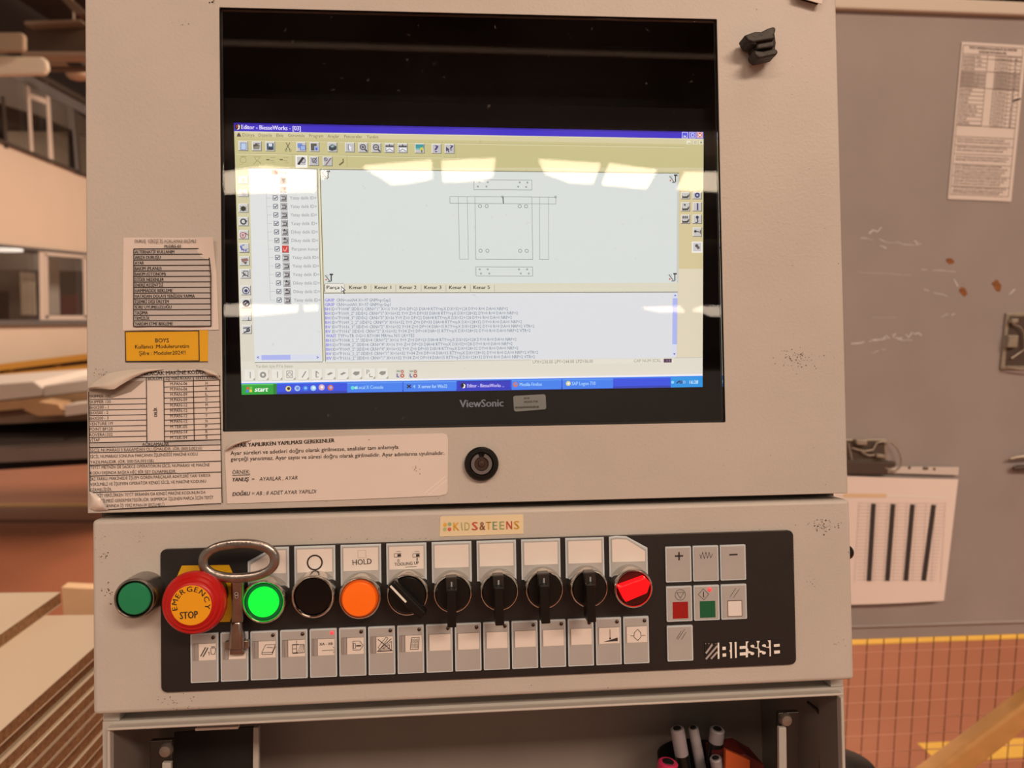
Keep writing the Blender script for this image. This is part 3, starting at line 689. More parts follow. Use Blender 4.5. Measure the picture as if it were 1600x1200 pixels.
# ---- the picture on the screen
SC = {}; smats = []
def S(hexc, k=1.0):
    key = (hexc, k)
    if key not in SC:
        r, g, bb = [lin(int(hexc[i:i + 2], 16)) * k for i in (0, 2, 4)]
        m = bpy.data.materials.new('screen_' + hexc); m.use_nodes = True; n = m.node_tree.nodes['Principled BSDF']
        n.inputs['Base Color'].default_value = (.01, .01, .01, 1); n.inputs['Roughness'].default_value = .6
        n.inputs['Emission Color'].default_value = (r, g, bb, 1); n.inputs['Emission Strength'].default_value = 1
        SC[key] = len(smats); smats.append(m)
    return SC[key]
sb = nb(); LY = .00005
def sf(L, c, k=1):
    y = -k * LY; sb.faces.new([sb.verts.new((x, y, z)) for x, z in [SF.p(u, v, y) for u, v in L]]).material_index = S(c)
def sr(u0, v0, u1, v1, c, k=1):
    y = -k * LY; sb.faces.new([sb.verts.new((x, y, z)) for x, z in SF.rect(u0, v0, u1, v1, y)]).material_index = S(c)
def sl(u0, v0, u1, v1, c, k=3, w=.00035):
    y = -k * LY; n0 = len(sb.faces); SF.line(sb, u0, v0, u1, v1, w, y); sb.faces.ensure_lookup_table(); sb.faces[n0].material_index = S(c)
def st(s, u0, v0, u1, v1, h, c, k=4, bold=0, **kw): text(sb, SF, s, u0, v0, u1, v1, h, -k * LY, bold=bold, mi=S(c), **kw)
def so(u, v, r, c, k=3, n=12, w=None):
    y = -k * LY; x, z = SF.p(u, v, y); rr = r / 2150
    n0 = len(sb.faces)
    if w: annulus(sb, x, z, rr, rr - w, y, n)
    else: flat(sb, ngon(x, z, rr, n), y)
    sb.faces.ensure_lookup_table()
    for f in sb.faces[n0:]: f.material_index = S(c)
def box_l(u0, v0, u1, v1, c, k=3, w=.0003, sk=0, sv=0):
    sl(u0, v0, u1, v0 + sv, c, k, w); sl(u1, v0 + sv, u1 + sk, v1 + sv, c, k, w); sl(u1 + sk, v1 + sv, u0 + sk, v1, c, k, w); sl(u0 + sk, v1, u0, v0, c, k, w)
sf([(365.5, 191.5), (1099.5, 206), (1098, 604), (377.5, 616.5)], 'd9cfa4', 1)                       # window face
sf([(366, 213), (1099.5, 226), (1099.5, 262), (367.5, 262)], 'cdc48e', 1.3)
sf([(1061, 264), (1099, 265), (1098.3, 420), (1060, 420)], 'dccb9c', 1.3)
sf([(1060, 420), (1098.3, 420), (1097.8, 560), (1058, 560)], 'e6dac0', 1.3)
sf([(368, 262), (389, 262), (395, 420), (372.5, 420)], 'd8d0a8', 1.3)
sf([(372.5, 420), (395, 420), (399, 575), (376.5, 575)], 'e3dccb', 1.3)
sf([(375.5, 565), (1098, 558), (1097.8, 589), (377, 600)], 'e8e1d2', 1.5)
sf([(389, 262.5), (1061, 268.5), (1061, 273), (389, 264)], 'cdc48e', 1.3)
sf([(365.5, 191.5), (1099.5, 206), (1099.5, 216.8), (366, 205)], '2f1fc8', 2)                        # title bar
sf([(365.5, 191.5), (1099.5, 206), (1099.5, 208.5), (365.6, 194.5)], '2a1aa0', 2.3)
sf([(366, 205), (1099.5, 217), (1099.5, 218), (366, 206)], 'efe9c8', 2.2)
so(372, 198.5, 5, '100a20', 3); sf([(372, 194), (375, 197), (374, 202), (370, 203), (372.5, 199.5)], 'f6e6e0', 4); sf([(369, 196), (371, 195), (371, 199), (369.5, 200)], 'd04030', 4)
st('Editor - BiesseWorks - [03]', 377, 201.6, 470, 203.8, 6.6, 'e4dcff', 4, bold=.03)
for u0, u1, c in ((1065.5, 1075, '4a50e0'), (1077, 1087, '4a50e0'), (1088.5, 1098.5, 'd8503c')):
    sr(u0, 206.2, u1, 215.6, 'e8e4ff', 3); sr(u0 + .8, 207, u1 - .8, 214.8, c, 4)
sr(1068, 212, 1072, 213.5, 'ffffff', 5); box_l(1080, 209, 1084.5, 213, 'ffffff', 5, .0004)
sl(1090.5, 208.5, 1096.5, 213.5, 'ffffff', 5, .0006); sl(1096.5, 208.5, 1090.5, 213.5, 'ffffff', 5, .0006)
for u0 in (1073, 1083.5, 1092.5):
    sr(u0, 219.5, u0 + 6, 225.5, 'f0ebcf', 3)
sr(1075, 223.5, 1078, 224.3, '302820', 4); box_l(1085, 221, 1088, 224, '302820', 4, .0003); sl(1094, 221, 1097, 224.3, '302820', 4, .0004); sl(1097, 221, 1094, 224.3, '302820', 4, .0004)
sf([(370.5, 210.5), (373, 207), (375.5, 210), (377, 213.5), (370, 213.5)], '504638', 4)
for s_, u0, u1, v in (('Dünya', 379, 397.5, 213), ('Düzenle', 404, 425, 213.4), ('Ekle', 432, 443, 213.7), ('Görüntüle', 450, 476, 214), ('Program', 483, 505, 214.5), ('Araçlar', 512, 530, 215), ('Pencereler', 538, 566, 215.5), ('Yardım', 573, 591, 216)):
    st(s_, u0, v, u1, v + .3, 4.8, '6e6440', 4)
for L in (((370, 218.4), (1070, 229.5)), ((370, 239.6), (712, 246.3)),): sl(*L[0], *L[1], 'b3aa78', 2, .0003); sl(L[0][0], L[0][1] + 1, L[1][0], L[1][1] + 1, 'eee8c4', 2, .0003)
sl(712, 229, 712.5, 246, 'b3aa78', 2, .0003); sl(542, 242, 542.5, 262, 'b3aa78', 2, .0003)
GK = '5a5866'; BL_ = '3a54a8'
def ibox(u, v, w=15.5, h=15.5, c='c6c4c4', hi='f6f4ee', sh='6e6c64'):
    sr(u, v, u + w, v + h, sh, 2.4); sr(u, v, u + w - 1, v + h - 1, hi, 2.7); sr(u + .9, v + .9, u + w - 1, v + h - 1, c, 3)
tb = [372.5, 393.6, 414.7, None, 463.2, 484, 511.9, 539, 560, 580.4, 601, 621.6, 648.2, 674.4, 694.8]
def ty(u): return 220.6 + (u - 372) * .0135
for i, u in enumerate(tb):
    if u is None: continue
    ibox(u, ty(u))
def sp(L, c, k=4): sf(L, c, k)
u, v = 372.5, 220.8; sp([(u + 4, v + 2.5), (u + 9, v + 2.5), (u + 12, v + 5.5), (u + 12, v + 13), (u + 4, v + 13)], 'b9d2f2'); box_l(u + 4, v + 2.5, u + 12, v + 13, '4a5ea0', 5, .0003)
u, v = 393.6, 221; sp([(u + 2, v + 5), (u + 7, v + 4), (u + 12, v + 6), (u + 11, v + 12), (u + 3, v + 12)], '4c4c44'); sp([(u + 4, v + 8), (u + 13, v + 6), (u + 11, v + 12), (u + 3, v + 12)], '8a8874', 5); sl(u + 5, v + 3.5, u + 12, v + 3.5, '4c4c44', 5, .0006)
u, v = 414.7, 221.3; sr(u + 2, v + 2.5, u + 13, v + 13, '38586e', 4); sr(u + 5, v + 3, u + 10.5, v + 7.5, 'dfe6ee', 5); sr(u + 5, v + 9.5, u + 11, v + 13, '18262e', 5)
sl(447, 223, 453, 234, '6a6650', 4, .0006); sl(453, 223, 446.5, 234, '6a6650', 4, .0006); so(447, 235, 2, '6a6650', 4, 8, .0004); so(453.5, 235, 2, '6a6650', 4, 8, .0004)
u, v = 463.2, 222; sr(u + 1.5, v + 2, u + 9, v + 9, '7090d0', 4); sr(u + 6, v + 5.5, u + 14, v + 12.5, '9db6e8', 5); box_l(u + 6, v + 5.5, u + 14, v + 12.5, BL_, 6, .0004)
u, v = 484, 222.2; sr(u + 1.5, v + 2, u + 11, v + 13, '55534a', 4); sr(u + 7, v + 6, u + 13.5, v + 13, 'a8b8e4', 5); sr(u + 9, v + 8.5, u + 12, v + 12.5, '3c58b8', 6)
u, v = 511.9, 222.8; sp([(u + 2, v + 6), (u + 7, v + 2.5), (u + 14, v + 6), (u + 13.5, v + 11), (u + 7, v + 13), (u + 2, v + 11)], '2e4446'); sp([(u + 4, v + 6), (u + 8, v + 3.6), (u + 11, v + 6), (u + 7, v + 8)], '9ab4b4', 5)
u, v = 539, 223; sp([(u + 5, v + 2.5), (u + 5, v + 11), (u + 7, v + 9), (u + 9, v + 13), (u + 10, v + 12), (u + 8.5, v + 8.5), (u + 11, v + 8.3)], 'f4f2fa'); box_l(u + 5, v + 3, u + 5.5, v + 11, '60607a', 5, .0003)
for u, s_ in ((560, '+'), (580.4, '-')):
    v = ty(u) + .2; so(u + 7, v + 6.5, 4.8, '3c3a48', 4, 14, .0007); sl(u + 10.5, v + 10, u + 13.6, v + 13.4, '3c3a48', 4, .0011); sl(u + 4.6, v + 6.5, u + 9.4, v + 6.5, '3c3a48', 4, .0007)
    if s_ == '+': sl(u + 7, v + 4.2, u + 7, v + 8.8, '3c3a48', 4, .0007)
for u in (601, 621.6):
    v = ty(u); sr(u + 1, v + 3.5, u + 14, v + 6, '33343c', 4); sr(u + 2, v + 7, u + 13.5, v + 12.5, 'f0f0f4', 4); sl(u + 2, v + 12.5, u + 7.5, v + 9, '33343c', 5, .0004); sl(u + 13.5, v + 12.5, u + 7.5, v + 9, '33343c', 5, .0004); sl(u + 7.5, v + 1.5, u + 7.5, v + 4, '33343c', 5, .0007); sl(u + 2, v + 7, u + 2, v + 12.5, '33343c', 5, .0003)
u = 648.2; v = ty(u); sr(u + 1, v + 1, u + 14, v + 7.5, '2c9aa0', 4); sr(u + 1, v + 7.5, u + 9, v + 9.5, '66c0b4', 4); sp([(u + 8, v + 7), (u + 12, v + 5), (u + 13, v + 9), (u + 11, v + 14), (u + 10, v + 14)], 'd8d24a', 5); sl(u + 10.5, v + 10, u + 11, v + 14, '4a4a20', 6, .0008)
u = 674.4; v = ty(u); st('?', u + 4.5, v + 13, u + 11, v + 13, 10.5, '4c3c78', 4, bold=.02)
u = 694.8; v = ty(u); st('?', u + 8, v + 10, u + 13.5, v + 10, 8, '4c3c78', 4, bold=.02); sp([(u + 2, v + 4), (u + 2, v + 12), (u + 4.5, v + 10), (u + 6, v + 13.5), (u + 7.5, v + 12.5), (u + 6, v + 9.5), (u + 8, v + 9)], '4c4468', 4)
# second tool row
GD = 'a49c70'
so(380, 250, 5, GD, 4, 12, .0004); sl(376, 244.5, 385, 244.5, GD, 4, .0004); sl(374, 257, 380, 257, GD, 4, .0003)
sl(396, 245, 408, 245, GD, 4, .0004); sl(398, 246, 402, 253, GD, 4, .0004); sl(406, 246, 396, 257, GD, 4, .0004); sl(403, 251, 408, 256, GD, 4, .0006)
for u in (416, 437): sl(u, 249.5, u + 5, 249.5, '6e6846', 4, .0009); sl(u + 6, 246, u + 14, 246.2, GD, 4, .0004); sl(u + 6, 251, u + 12, 251.2, GD, 4, .0005); sl(u + 8, 254, u + 14, 254.2, GD, 4, .0003)
sl(457, 241, 458, 262, 'b3aa78', 3, .0003)
sr(461.5, 243, 480.5, 262, 'fbf8ee', 2.6)
for u, vv in ((463.2, 244), (483, 244.3), (504.3, 244.6)): ibox(u, vv, 15.5, 15)
sl(474, 246, 466, 257, '2c2a30', 5, .0016); so(474, 251, 4, '77748a', 4, 12, .0006)
sl(486, 247, 495, 256, '77748a', 5, .0006); so(491, 251, 4, '55526a', 4, 12, .0006); sl(495, 246, 489, 254, '55526a', 5, .0006)
sl(507, 246, 510, 251, '77748a', 5, .0006); sl(509, 258, 517, 247, '8a6a7c', 5, .0009); so(509, 249, 3, '55526a', 4, 10, .0005)
sl(536, 248, 536.5, 253, '6e6846', 4, .0008); sl(536.5, 253, 530, 258, '6e6846', 4, .0011)
for v0 in (264.5, 268.5): sl(370, v0, 386, v0 + .2, 'b3aa78', 3, .0003)
# tree panel
sf([(389, 263), (495, 264.2), (504, 565), (398, 566)], 'e6e8e6', 2)
sl(388.6, 262.6, 495, 264, '55534a', 3, .0004); sl(398, 566.4, 504.5, 565.4, '55534a', 3, .0004); sl(495.5, 264, 504.5, 565, '6e6c60', 3, .0004); sl(498.5, 264, 507, 565, 'f4f0e4', 3, .0005); sl(500, 264, 508.5, 565, '6e6c60', 3, .0005)
st('Prog', 436, 271.5, 448, 271.6, 4.6, '606060', 4); sr(424, 265, 434, 273, 'c8aea0', 4); sf([(428, 266), (434, 269), (433, 273), (430, 270)], 'b03a34', 5); box_l(395, 266, 399, 270, 'b0b0b0', 3, .0003); box_l(410, 266, 417, 268.5, 'b0b0b0', 3, .0003)
sr(437, 277, 448, 288, 'b8a8a4', 3); sf([(440, 279), (446, 279), (444, 286), (442, 286)], '5a4a4a', 4)
sr(437.3, 291, 448, 301, 'c8b4b0', 3); sf([(442, 293), (447, 293), (445, 298)], 'a04a44', 4); st('Mtm süsünle X=', 452, 298.5, 493, 298.6, 4.8, '9a9aa0', 4)
rowsT = ['Yatay delik ID=', 'Yatay delik ID=', 'Yatay delik ID=', 'Yatay delik ID=', 'Dikey delik ID=', 'Dikey delik ID=', 'Parçanın konur', 'Yatay delik ID=', 'Yatay delik ID=', 'Yatay delik ID=', 'Dikey delik ID=', 'Dikey delik ID=', 'Yatay delik ID=']
for i, s_ in enumerate(rowsT):
    v = 309.4 + i * 13.3; dx = i * .52
    box_l(426.6 + dx, v - 3.6, 433.4 + dx, v + 3.2, '5a6074', 3, .00045); sl(428 + dx, v - .5, 429.5 + dx, v + 1.6, '3a4254', 4, .0006); sl(429.5 + dx, v + 1.6, 432.4 + dx, v - 2, '3a4254', 4, .0006)
    sl(416 + dx, v, 423.5 + dx, v, 'b8bcbc', 3, .00025)
    ib = 'd8403c' if i == 6 else 'b4b2b2'
    sr(437.5 + dx, v - 5.6, 448.6 + dx, v + 6, '8c8a8a', 2.6); sr(437.5 + dx, v - 5.6, 447.6 + dx, v + 5, ib, 3)
    if i == 6: sf([(439 + dx, v - 3), (442 + dx, v + 3), (445 + dx, v - 4), (446 + dx, v - 2), (443 + dx, v + 4), (440 + dx, v + 3)], 'f4b0a8', 4)
    else:
        sl(439.5 + dx, v + 2.8, 446.4 + dx, v + 2.8, '3e3c40', 4, .0007); sl(446.2 + dx, v + 2.8, 446.4 + dx, v - 1.5, '3e3c40', 4, .0006); sl(439.5 + dx, v - 2, 446 + dx, v - 2.2, '55525a', 4, .0006); sl(439.6 + dx, v - 2, 439.6 + dx, v + 2.8, 'e8e8ea', 4, .0005)
        if s_[0] == 'D': so(442.5 + dx, v - 3.4, 1.3, '2c2a2c', 5, 8)
    st(s_, 453 + dx, v + 2.2, 494.5 + dx, v + 2.3, 5, '8e9098', 4)
sl(415, 276, 422.5, 469, 'b8bcbc', 3, .00025)
sr(400, 555, 501, 562, 'dfe2f2', 3); sr(408.5, 555, 454, 562, 'b4bcf4', 4); st('<', 401.5, 561, 405, 561, 5, '5862c0', 5, bold=.06); st('>', 494.5, 561, 498, 561, 5, '5862c0', 5, bold=.06)
# left tool column
for (u, v, h), g in zip(((372.4, 275, 13), (372.6, 296, 12), (372.6, 318, 14.5), (372.8, 339, 14.5), (373, 359.6, 14.5), (373.8, 380, 15), (374.4, 400.6, 14.8), (375.6, 420.6, 14.8), (376.4, 446.4, 15), (376.8, 466.6, 15), (377.2, 487.5, 14), (377.8, 507.8, 14)),
                        ('g', 'g', 'bug', 'rot', 'tgt', 'nc', 'pic', 'sh', 'eye', 'no', 'g2', 'mix')):
    ibox(u, v, 16, h, 'd6d4d0')
    if g == 'bug':
        so(u + 7.5, v + 8, 4, '3a3a2a', 4)
        for k in range(3): sl(u + 2, v + 4 + 4 * k, u + 13, v + 12 - 3.6 * k, '3a3a2a', 5, .0004)
    elif g == 'rot': so(u + 7.5, v + 7.2, 5, '4a4a50', 4, 14, .001); sf([(u + 9, v + 5), (u + 14, v + 6), (u + 11, v + 11)], '4a4a50', 5)
    elif g == 'tgt': so(u + 6.5, v + 8, 5, 'b0484c', 4, 14, .0006); so(u + 6.5, v + 8, 2, 'b0484c', 4, 10, .0006); sl(u + 10, v + 4, u + 14.5, v + 8, '7a4a50', 5, .0006)
    elif g == 'nc': sl(u + 2, v + 4, u + 5, v + 11, '5a6ab8', 5, .0012); sl(u + 8, v + 2, u + 3, v + 5, '7a8ac8', 5, .0008); st('NC', u + 6, v + 13.5, u + 15, v + 13.5, 5, '5a5a9a', 5, bold=.03)
    elif g == 'pic': sf([(u + 2, v + 4), (u + 12, v + 2.5), (u + 14, v + 7), (u + 4, v + 9)], '9a7068', 4); sf([(u + 5, v + 9), (u + 12, v + 8), (u + 10, v + 13)], '6a6058', 4)
    elif g == 'sh': box_l(u + 5, v + 3, u + 12, v + 10, '4a4c58', 4, .0005); sl(u + 2, v + 5, u + 13, v + 12, '4a4c58', 5, .0006); sl(u + 3, v + 12, u + 8, v + 6, '4a4c58', 5, .0005)
    elif g == 'eye': so(u + 7.8, v + 7.5, 5.8, '3c3c70', 4, 16, .0006); so(u + 8, v + 8, 2.6, '3c3c70', 4, 12)
    elif g == 'no': so(u + 8, v + 7.5, 5.6, '26263a', 4, 16, .0013); sl(u + 4, v + 11, u + 12, v + 4, '26263a', 5, .0013)
    elif g == 'mix': sl(u + 2, v + 5, u + 13, v + 4, '34344a', 5, .0007); so(u + 10, v + 8, 3, '34344a', 4, 10, .0009); sl(u + 3, v + 12, u + 11, v + 9, '34344a', 5, .0009)
    elif g == 'g': sf([(u + 5, v + 4), (u + 9, v + 3), (u + 12, v + 10), (u + 6, v + 10)], 'c8b8b8', 4)
    else: sl(u + 11, v + 8, u + 11.5, v + 13, '6a6a70', 4, .0005); sl(u + 9, v + 13, u + 14, v + 13, '6a6a70', 4, .0005)
# drawing area
sf([(501, 265), (1061, 271), (1060, 442), (507, 443)], 'dfe4e0', 2); sl(500, 264.6, 1061, 270.8, '55534a', 3, .0004)
sf([(1058, 271), (1061, 271), (1060, 442), (1057, 442)], 'cfd2cc', 2.2)
DL = '8e9292'
box_l(740.5, 281, 831, 296.5, DL, 3, .00035, 0, .4); box_l(703, 307, 868.5, 317.5, DL, 3, .00035, 0, 1.2)
box_l(716, 307.2, 730, 405, DL, 3, .0003, 2, .1); box_l(742, 307.5, 831, 405.2, DL, 3, .00035, 1.4, .2); box_l(843, 308, 857, 405.5, DL, 3, .0003, .5, 0)
box_l(743.5, 417, 832, 431.2, DL, 3, .00035, .4, .2)
for L, r in ((((749.5, 284.5), (762, 284.5), (812, 285), (824, 285.2), (746.7, 291.5), (760, 291.5), (809.7, 291.8), (822, 292.2)), 1.5),
             (((749.5, 420.8), (762, 420.8), (811, 420.8), (823.5, 420.8), (751.5, 427.5), (764.5, 427.5), (813.7, 427.5), (826, 427.5)), 1.5),
             (((750, 322), (760.5, 322), (812, 322.3), (822, 322.3), (751, 391.8), (761.5, 391.8), (812.7, 392), (823, 392)), 3.1)):
    for u, v in L: so(u, v, r, '7c8080', 3, 12, .0004)
sl(786, 308, 786.5, 318, '60646a', 4, .0008); so(785, 307.5, 2, '7c8080', 3, 8, .0004); so(868, 307.8, 2, '7c8080', 3, 8, .0004)
for u, v in ((502, 266), (1045, 272), (507, 427), (1044, 426)):
    sl(u + 10.5, v + 2, u + 10.5, v + 12.5, '3c3e40', 4, .0009); sl(u + 8, v + 1.8, u + 13.5, v + 1.8, '3c3e40', 4, .0012); sl(u + 1, v + 3, u + 8, v + 12, '6a6c6c', 4, .0007); sl(u + 5, v + 13, u + 10, v + 13, '3c3e40', 4, .0006)
    sl(u + 1, v + 10, u + 4, v + 10, 'd04040', 5, .0005); sl(u + 2.5, v + 8.5, u + 2.5, v + 11.5, 'd04040', 5, .0005); so(u + 4, v + 4, 2, '9a9c9c', 4, 8, .0003)
for k, (u, v, h) in enumerate(((1064, 300, 11.5), (1064, 316, 14.5), (1064, 335.5, 14.5), (1082.5, 300, 11.5), (1082.5, 316, 14.5), (1082.5, 335.5, 14.5), (1082.5, 355.5, 14.5), (1081, 377.5, 17))):
    if k == 7: sr(u, v, u + 16.5, v + h + .5, 'f6f2ea', 2.6); ibox(u + 1, v + 1, 14.5, 15, 'd0cccc')
    else: ibox(u, v, 14.4, h, 'cfcac4')
    if k in (0, 1, 2):
        sf([(u + 2, v + h - 6), (u + 11, v + h - 6.5), (u + 13, v + h - 8.5), (u + 12.5, v + h - 4), (u + 10.5, v + h - 2), (u + 2, v + h - 2)], '4a4846', 4); sl(u + 3, v + h - 5.4, u + 10, v + h - 5.8, 'dcdad8', 5, .0006)
        if k == 2:
            for q in range(3): sl(u + 3.5 + 3 * q, v + 2, u + 3.5 + 3 * q, v + 6, '34343a', 5, .0009)
        if k == 1: so(u + 6, v + 4, 1.6, '34343a', 5, 8)
    elif k == 3: so(u + 7, v + 5, 4.4, '343a78', 4, 12); so(u + 7, v + 5, 1.8, 'c8c8d8', 5, 8)
    elif k == 4: sl(u + 7.5, v + 1.5, u + 7.5, v + 12.5, '343a78', 4, .0012)
    elif k == 5: so(u + 7, v + 4, 2.6, '343a58', 4, 10); sl(u + 7, v + 4, u + 8, v + 12, '343a58', 4, .0009); sl(u + 4, v + 12, u + 8, v + 12, '343a58', 4, .0007)
    elif k == 6: so(u + 4, v + 6, 2.2, '2c2c38', 4, 10); sl(u + 4, v + 6, u + 12, v + 7, '2c2c38', 4, .0006); sl(u + 12, v + 4, u + 12, v + 10, '2c2c38', 4, .0006)
    else: so(u + 7.5, v + 6.5, 2.8, '5a5250', 5, 10); so(u + 10, v + 9.5, 2.6, '6a625c', 5, 10)
# tabs
sf([(505, 443), (1060, 442), (1059, 456), (505.5, 457.5)], 'e2dcc6', 2.4); sl(505.5, 458, 1059, 456.2, '66645a', 3, .0005); sr(507.5, 443, 537, 456.5, 'eeeadd', 3); sl(507, 444, 507.4, 456, '55534a', 4, .0006); sl(507, 442.8, 537, 442.6, '55534a', 4, .0003)
for s_, u0, u1 in (('Parça', 510.3, 531), ('Kenar 0', 545.5, 572.8), ('Kenar 1', 585.5, 611.5), ('Kenar 2', 624.3, 651), ('Kenar 3', 663, 689.8), ('Kenar 4', 701.7, 728), ('Kenar 5', 739.5, 765.5)):
    st(s_, u0, 451.6, u1, 451.5, 5.2, '4c4a3c', 4, bold=.03)
    sl(u1 + 7, 445, u1 + 7.1, 456, 'a8a490', 3, .0003)
sf([(533, 446.5), (533.2, 457), (535.6, 455), (537.5, 459.5), (539.2, 458.8), (537.4, 454.4), (540.5, 454)], '4c4c54', 6); sf([(533.7, 448.6), (533.8, 455.4), (535.8, 453.6), (538, 453.3)], 'fafafa', 7)
# program listing
sf([(506, 458.8), (1058.5, 456.8), (1056.5, 559), (508.5, 565.5)], 'e4e5e8', 2)
code = [('GRIP CRN=cmhN4 X=-97 GNM=gcGap2', 610.6), ('GRIP CRN=cmhN1 X=-97 GNM=gcGap1', 610.6),
 ('BH ID="P1008" SIDE=2 CRN="1" X=16 Y=9 Z=0 DP=23 DIA=8 RTY=rpX DX=32+128 DY=0 R=0 DA=0 NRP=2', 793.8),
 ('BH ID="P1009_2" SIDE=2 CRN="1" X=16+32 Y=9 Z=0 DP=33 DIA=8 RTY=rpX DX=128+32 DY=0 R=0 DA=0 NRP=2', 809.4),
 ('BH ID="P1008_3" SIDE=2 CRN="3" X=16 Y=9 Z=0 DP=22 DIA=8 RTY=rpX DX=32+128 DY=0 R=0 DA=0 NRP=2', 800),
 ('BH ID="P1009_2_2" SIDE=2 CRN="3" X=16+32 Y=9 Z=0 DP=33 DIA=8 RTY=rpX DX=128+32 DY=0 R=0 DA=0 NRP=2', 815.6),
 ('BV ID="P1016_3" SIDE=0 CRN="2" X=16+32 Y=34 Z=0 DP=14 DIA=15 RTY=rpX DX=128+32 DY=0 R=0 DA=0 NRP=2 VTR=2', 835),
 ('BV ID="P1016" SIDE=5 CRN="2" X=16+32 Y=34 Z=0 DP=14 DIA=15 RTY=rpX DX=128+32 DY=0 R=0 DA=0 NRP=2 VTR=2', 829),
 ('WAIT TYP=oTR OG=1 RT=180 MR=ne NO LK=YES', 647.5),
 ('BH ID="P1008_2_2" SIDE=4 CRN="2" X=16 Y=9 Z=0 DP=23 DIA=8 RTY=rpX DX=32+128 DY=0 R=0 DA=0 NRP=2', 807),
 ('BH ID="P1008_2" SIDE=4 CRN="4" X=16 Y=9 Z=0 DP=23 DIA=8 RTY=rpX DX=32+128 DY=0 R=0 DA=0 NRP=2', 801),
 ('BH ID="P1009_2" SIDE=4 CRN="4" X=16+32 Y=9 Z=0 DP=33 DIA=8 RTY=rpX DX=128+32 DY=0 R=0 DA=0 NRP=2', 810),
 ('BV ID="P1016_2_2" SIDE=5 CRN="1" X=16+32 Y=34 Z=0 DP=14 DIA=15 RTY=rpX DX=128+32 DY=0 R=0 DA=0 NRP=2 VTR=2', 841),
 ('BV ID="P1016_2" SIDE=0 CRN="1" X=16+32 Y=34 Z=0 DP=14 DIA=15 RTY=rpX DX=128+32 DY=0 R=0 DA=0 NRP=2 VTR=2', 836)]
for i, (s_, ue) in enumerate(code):
    v = 471.3 + i * 7.0; u0 = 507 + i * .24; sl_ = (ue - u0) / 330 * (-.4 - 2.3 * i / 13)
    n = s_.index(' '); f = (n + 1) / len(s_); um = u0 + (ue - u0) * f * 1.1
    st(s_[:n], u0, v, um - 2.2, v, 4.9, '8c84e0', 4, bold=.02, res=1); st(s_[n + 1:], um, v, ue, v + sl_, 4.9, '78889a', 4, bold=.004, res=1)
sf([(1051, 458), (1059, 458), (1057.5, 557), (1049.5, 557)], 'dfe2f4', 3); sf([(1051, 466), (1058.6, 466), (1057.8, 538), (1050.4, 538)], 'b4bcf4', 4)
sf([(1053, 462.5), (1055, 460), (1057, 462.5)], '5862c0', 5); sf([(1051.6, 552), (1053.6, 554.6), (1055.6, 552)], '5862c0', 5)
sf([(830, 561.5), (1053, 559), (1053, 567), (830, 570)], 'ece6d8', 3); sl(508, 567, 1097, 558.5, 'b8b0a0', 3, .0003)
st('LPX=230.00', 832.5, 568, 864, 567.7, 5, '8c8878', 4); st('LPY=244.00', 867, 567.7, 897, 567.3, 5, '8c8878', 4); st('LPZ=36.00', 900, 567.2, 926.5, 566.8, 5, '8c8878', 4)
st('CAP NUM SCRL', 990.5, 566.2, 1033, 565.8, 4.8, 'a09a8c', 4); sr(1037, 560.6, 1049.5, 566.4, '5a3c54', 4); sr(1041.5, 561.6, 1043, 565.4, '8a7a8a', 5); sr(1045.5, 561.6, 1047, 565.4, '8a7a8a', 5)
st("Yardım için F1'e basın", 399.5, 574.6, 457.5, 574.2, 4.6, 'a09a8c', 4)
for i, u in enumerate((382, 403, 424.5, 445, 466, 487, 507.6, 528, 549, 569.6, 590)):
    v = 578 - (u - 380) * .012; sr(u, v, u + 17.4, v + 17, 'd8d2c4', 3); sr(u, v, u + 16.6, v + 16.2, 'f0ebe0', 3.4); sf([(u + 13, v + 16), (u + 16.5, v + 12), (u + 16.5, v + 16)], 'a8a294', 4)
    g = '9a968c'
    if i == 1: so(u + 8, v + 8, 5, g, 5, 12, .0014)
    elif i in (0, 2): sl(u + 9, v + 3, u + 9, v + 13, g, 5, .0006)
    elif i == 3: box_l(u + 3, v + 2.5, u + 12, v + 13, g, 5, .0005); so(u + 7.5, v + 8, 3.5, g, 5, 10, .0005)
    elif i == 4: sl(u + 6, v + 13, u + 12, v + 3, g, 5, .0008)
    elif i == 5: sl(u + 7, v + 3, u + 7, v + 13, g, 5, .0008); sl(u + 7, v + 3, u + 11, v + 7, g, 5, .0006); sl(u + 7, v + 13, u + 11, v + 12, g, 5, .0005)
    elif i in (6, 7): sf([(u + 3, v + 8.5), (u + 9, v + 5), (u + 13, v + 6.5), (u + 6, v + 10)], g, 5)
    elif i in (8, 10): sf([(u + 2, v + 8), (u + 5, v + 4.5), (u + 13, v + 4.5), (u + 12, v + 9), (u + 7, v + 11)], g, 5)
    else: st('P', u + 3, v + 9, u + 8, v + 9, 7, g, 5); sl(u + 8, v + 8, u + 8, v + 13, g, 5, .0006); sl(u + 8, v + 13, u + 13, v + 13, g, 5, .0006)
for u in (618, 638.3): sr(u, 577.5, u + 14.5, 590.5, 'dcd6cc', 3); sl(u + 2, 580, u + 7, 580, '4a8a4a', 4, .0006); so(u + 10.5, 580.5, 2.6, 'c07050', 4, 10, .0007); sl(u + 2.5, 584, u + 2.5, 589, '5050a0', 4, .0007); sl(u + 2.5, 589, u + 6, 589, '5050a0', 4, .0007); so(u + 10.5, 587, 3.3, 'c0503c', 4, 10, .0008)
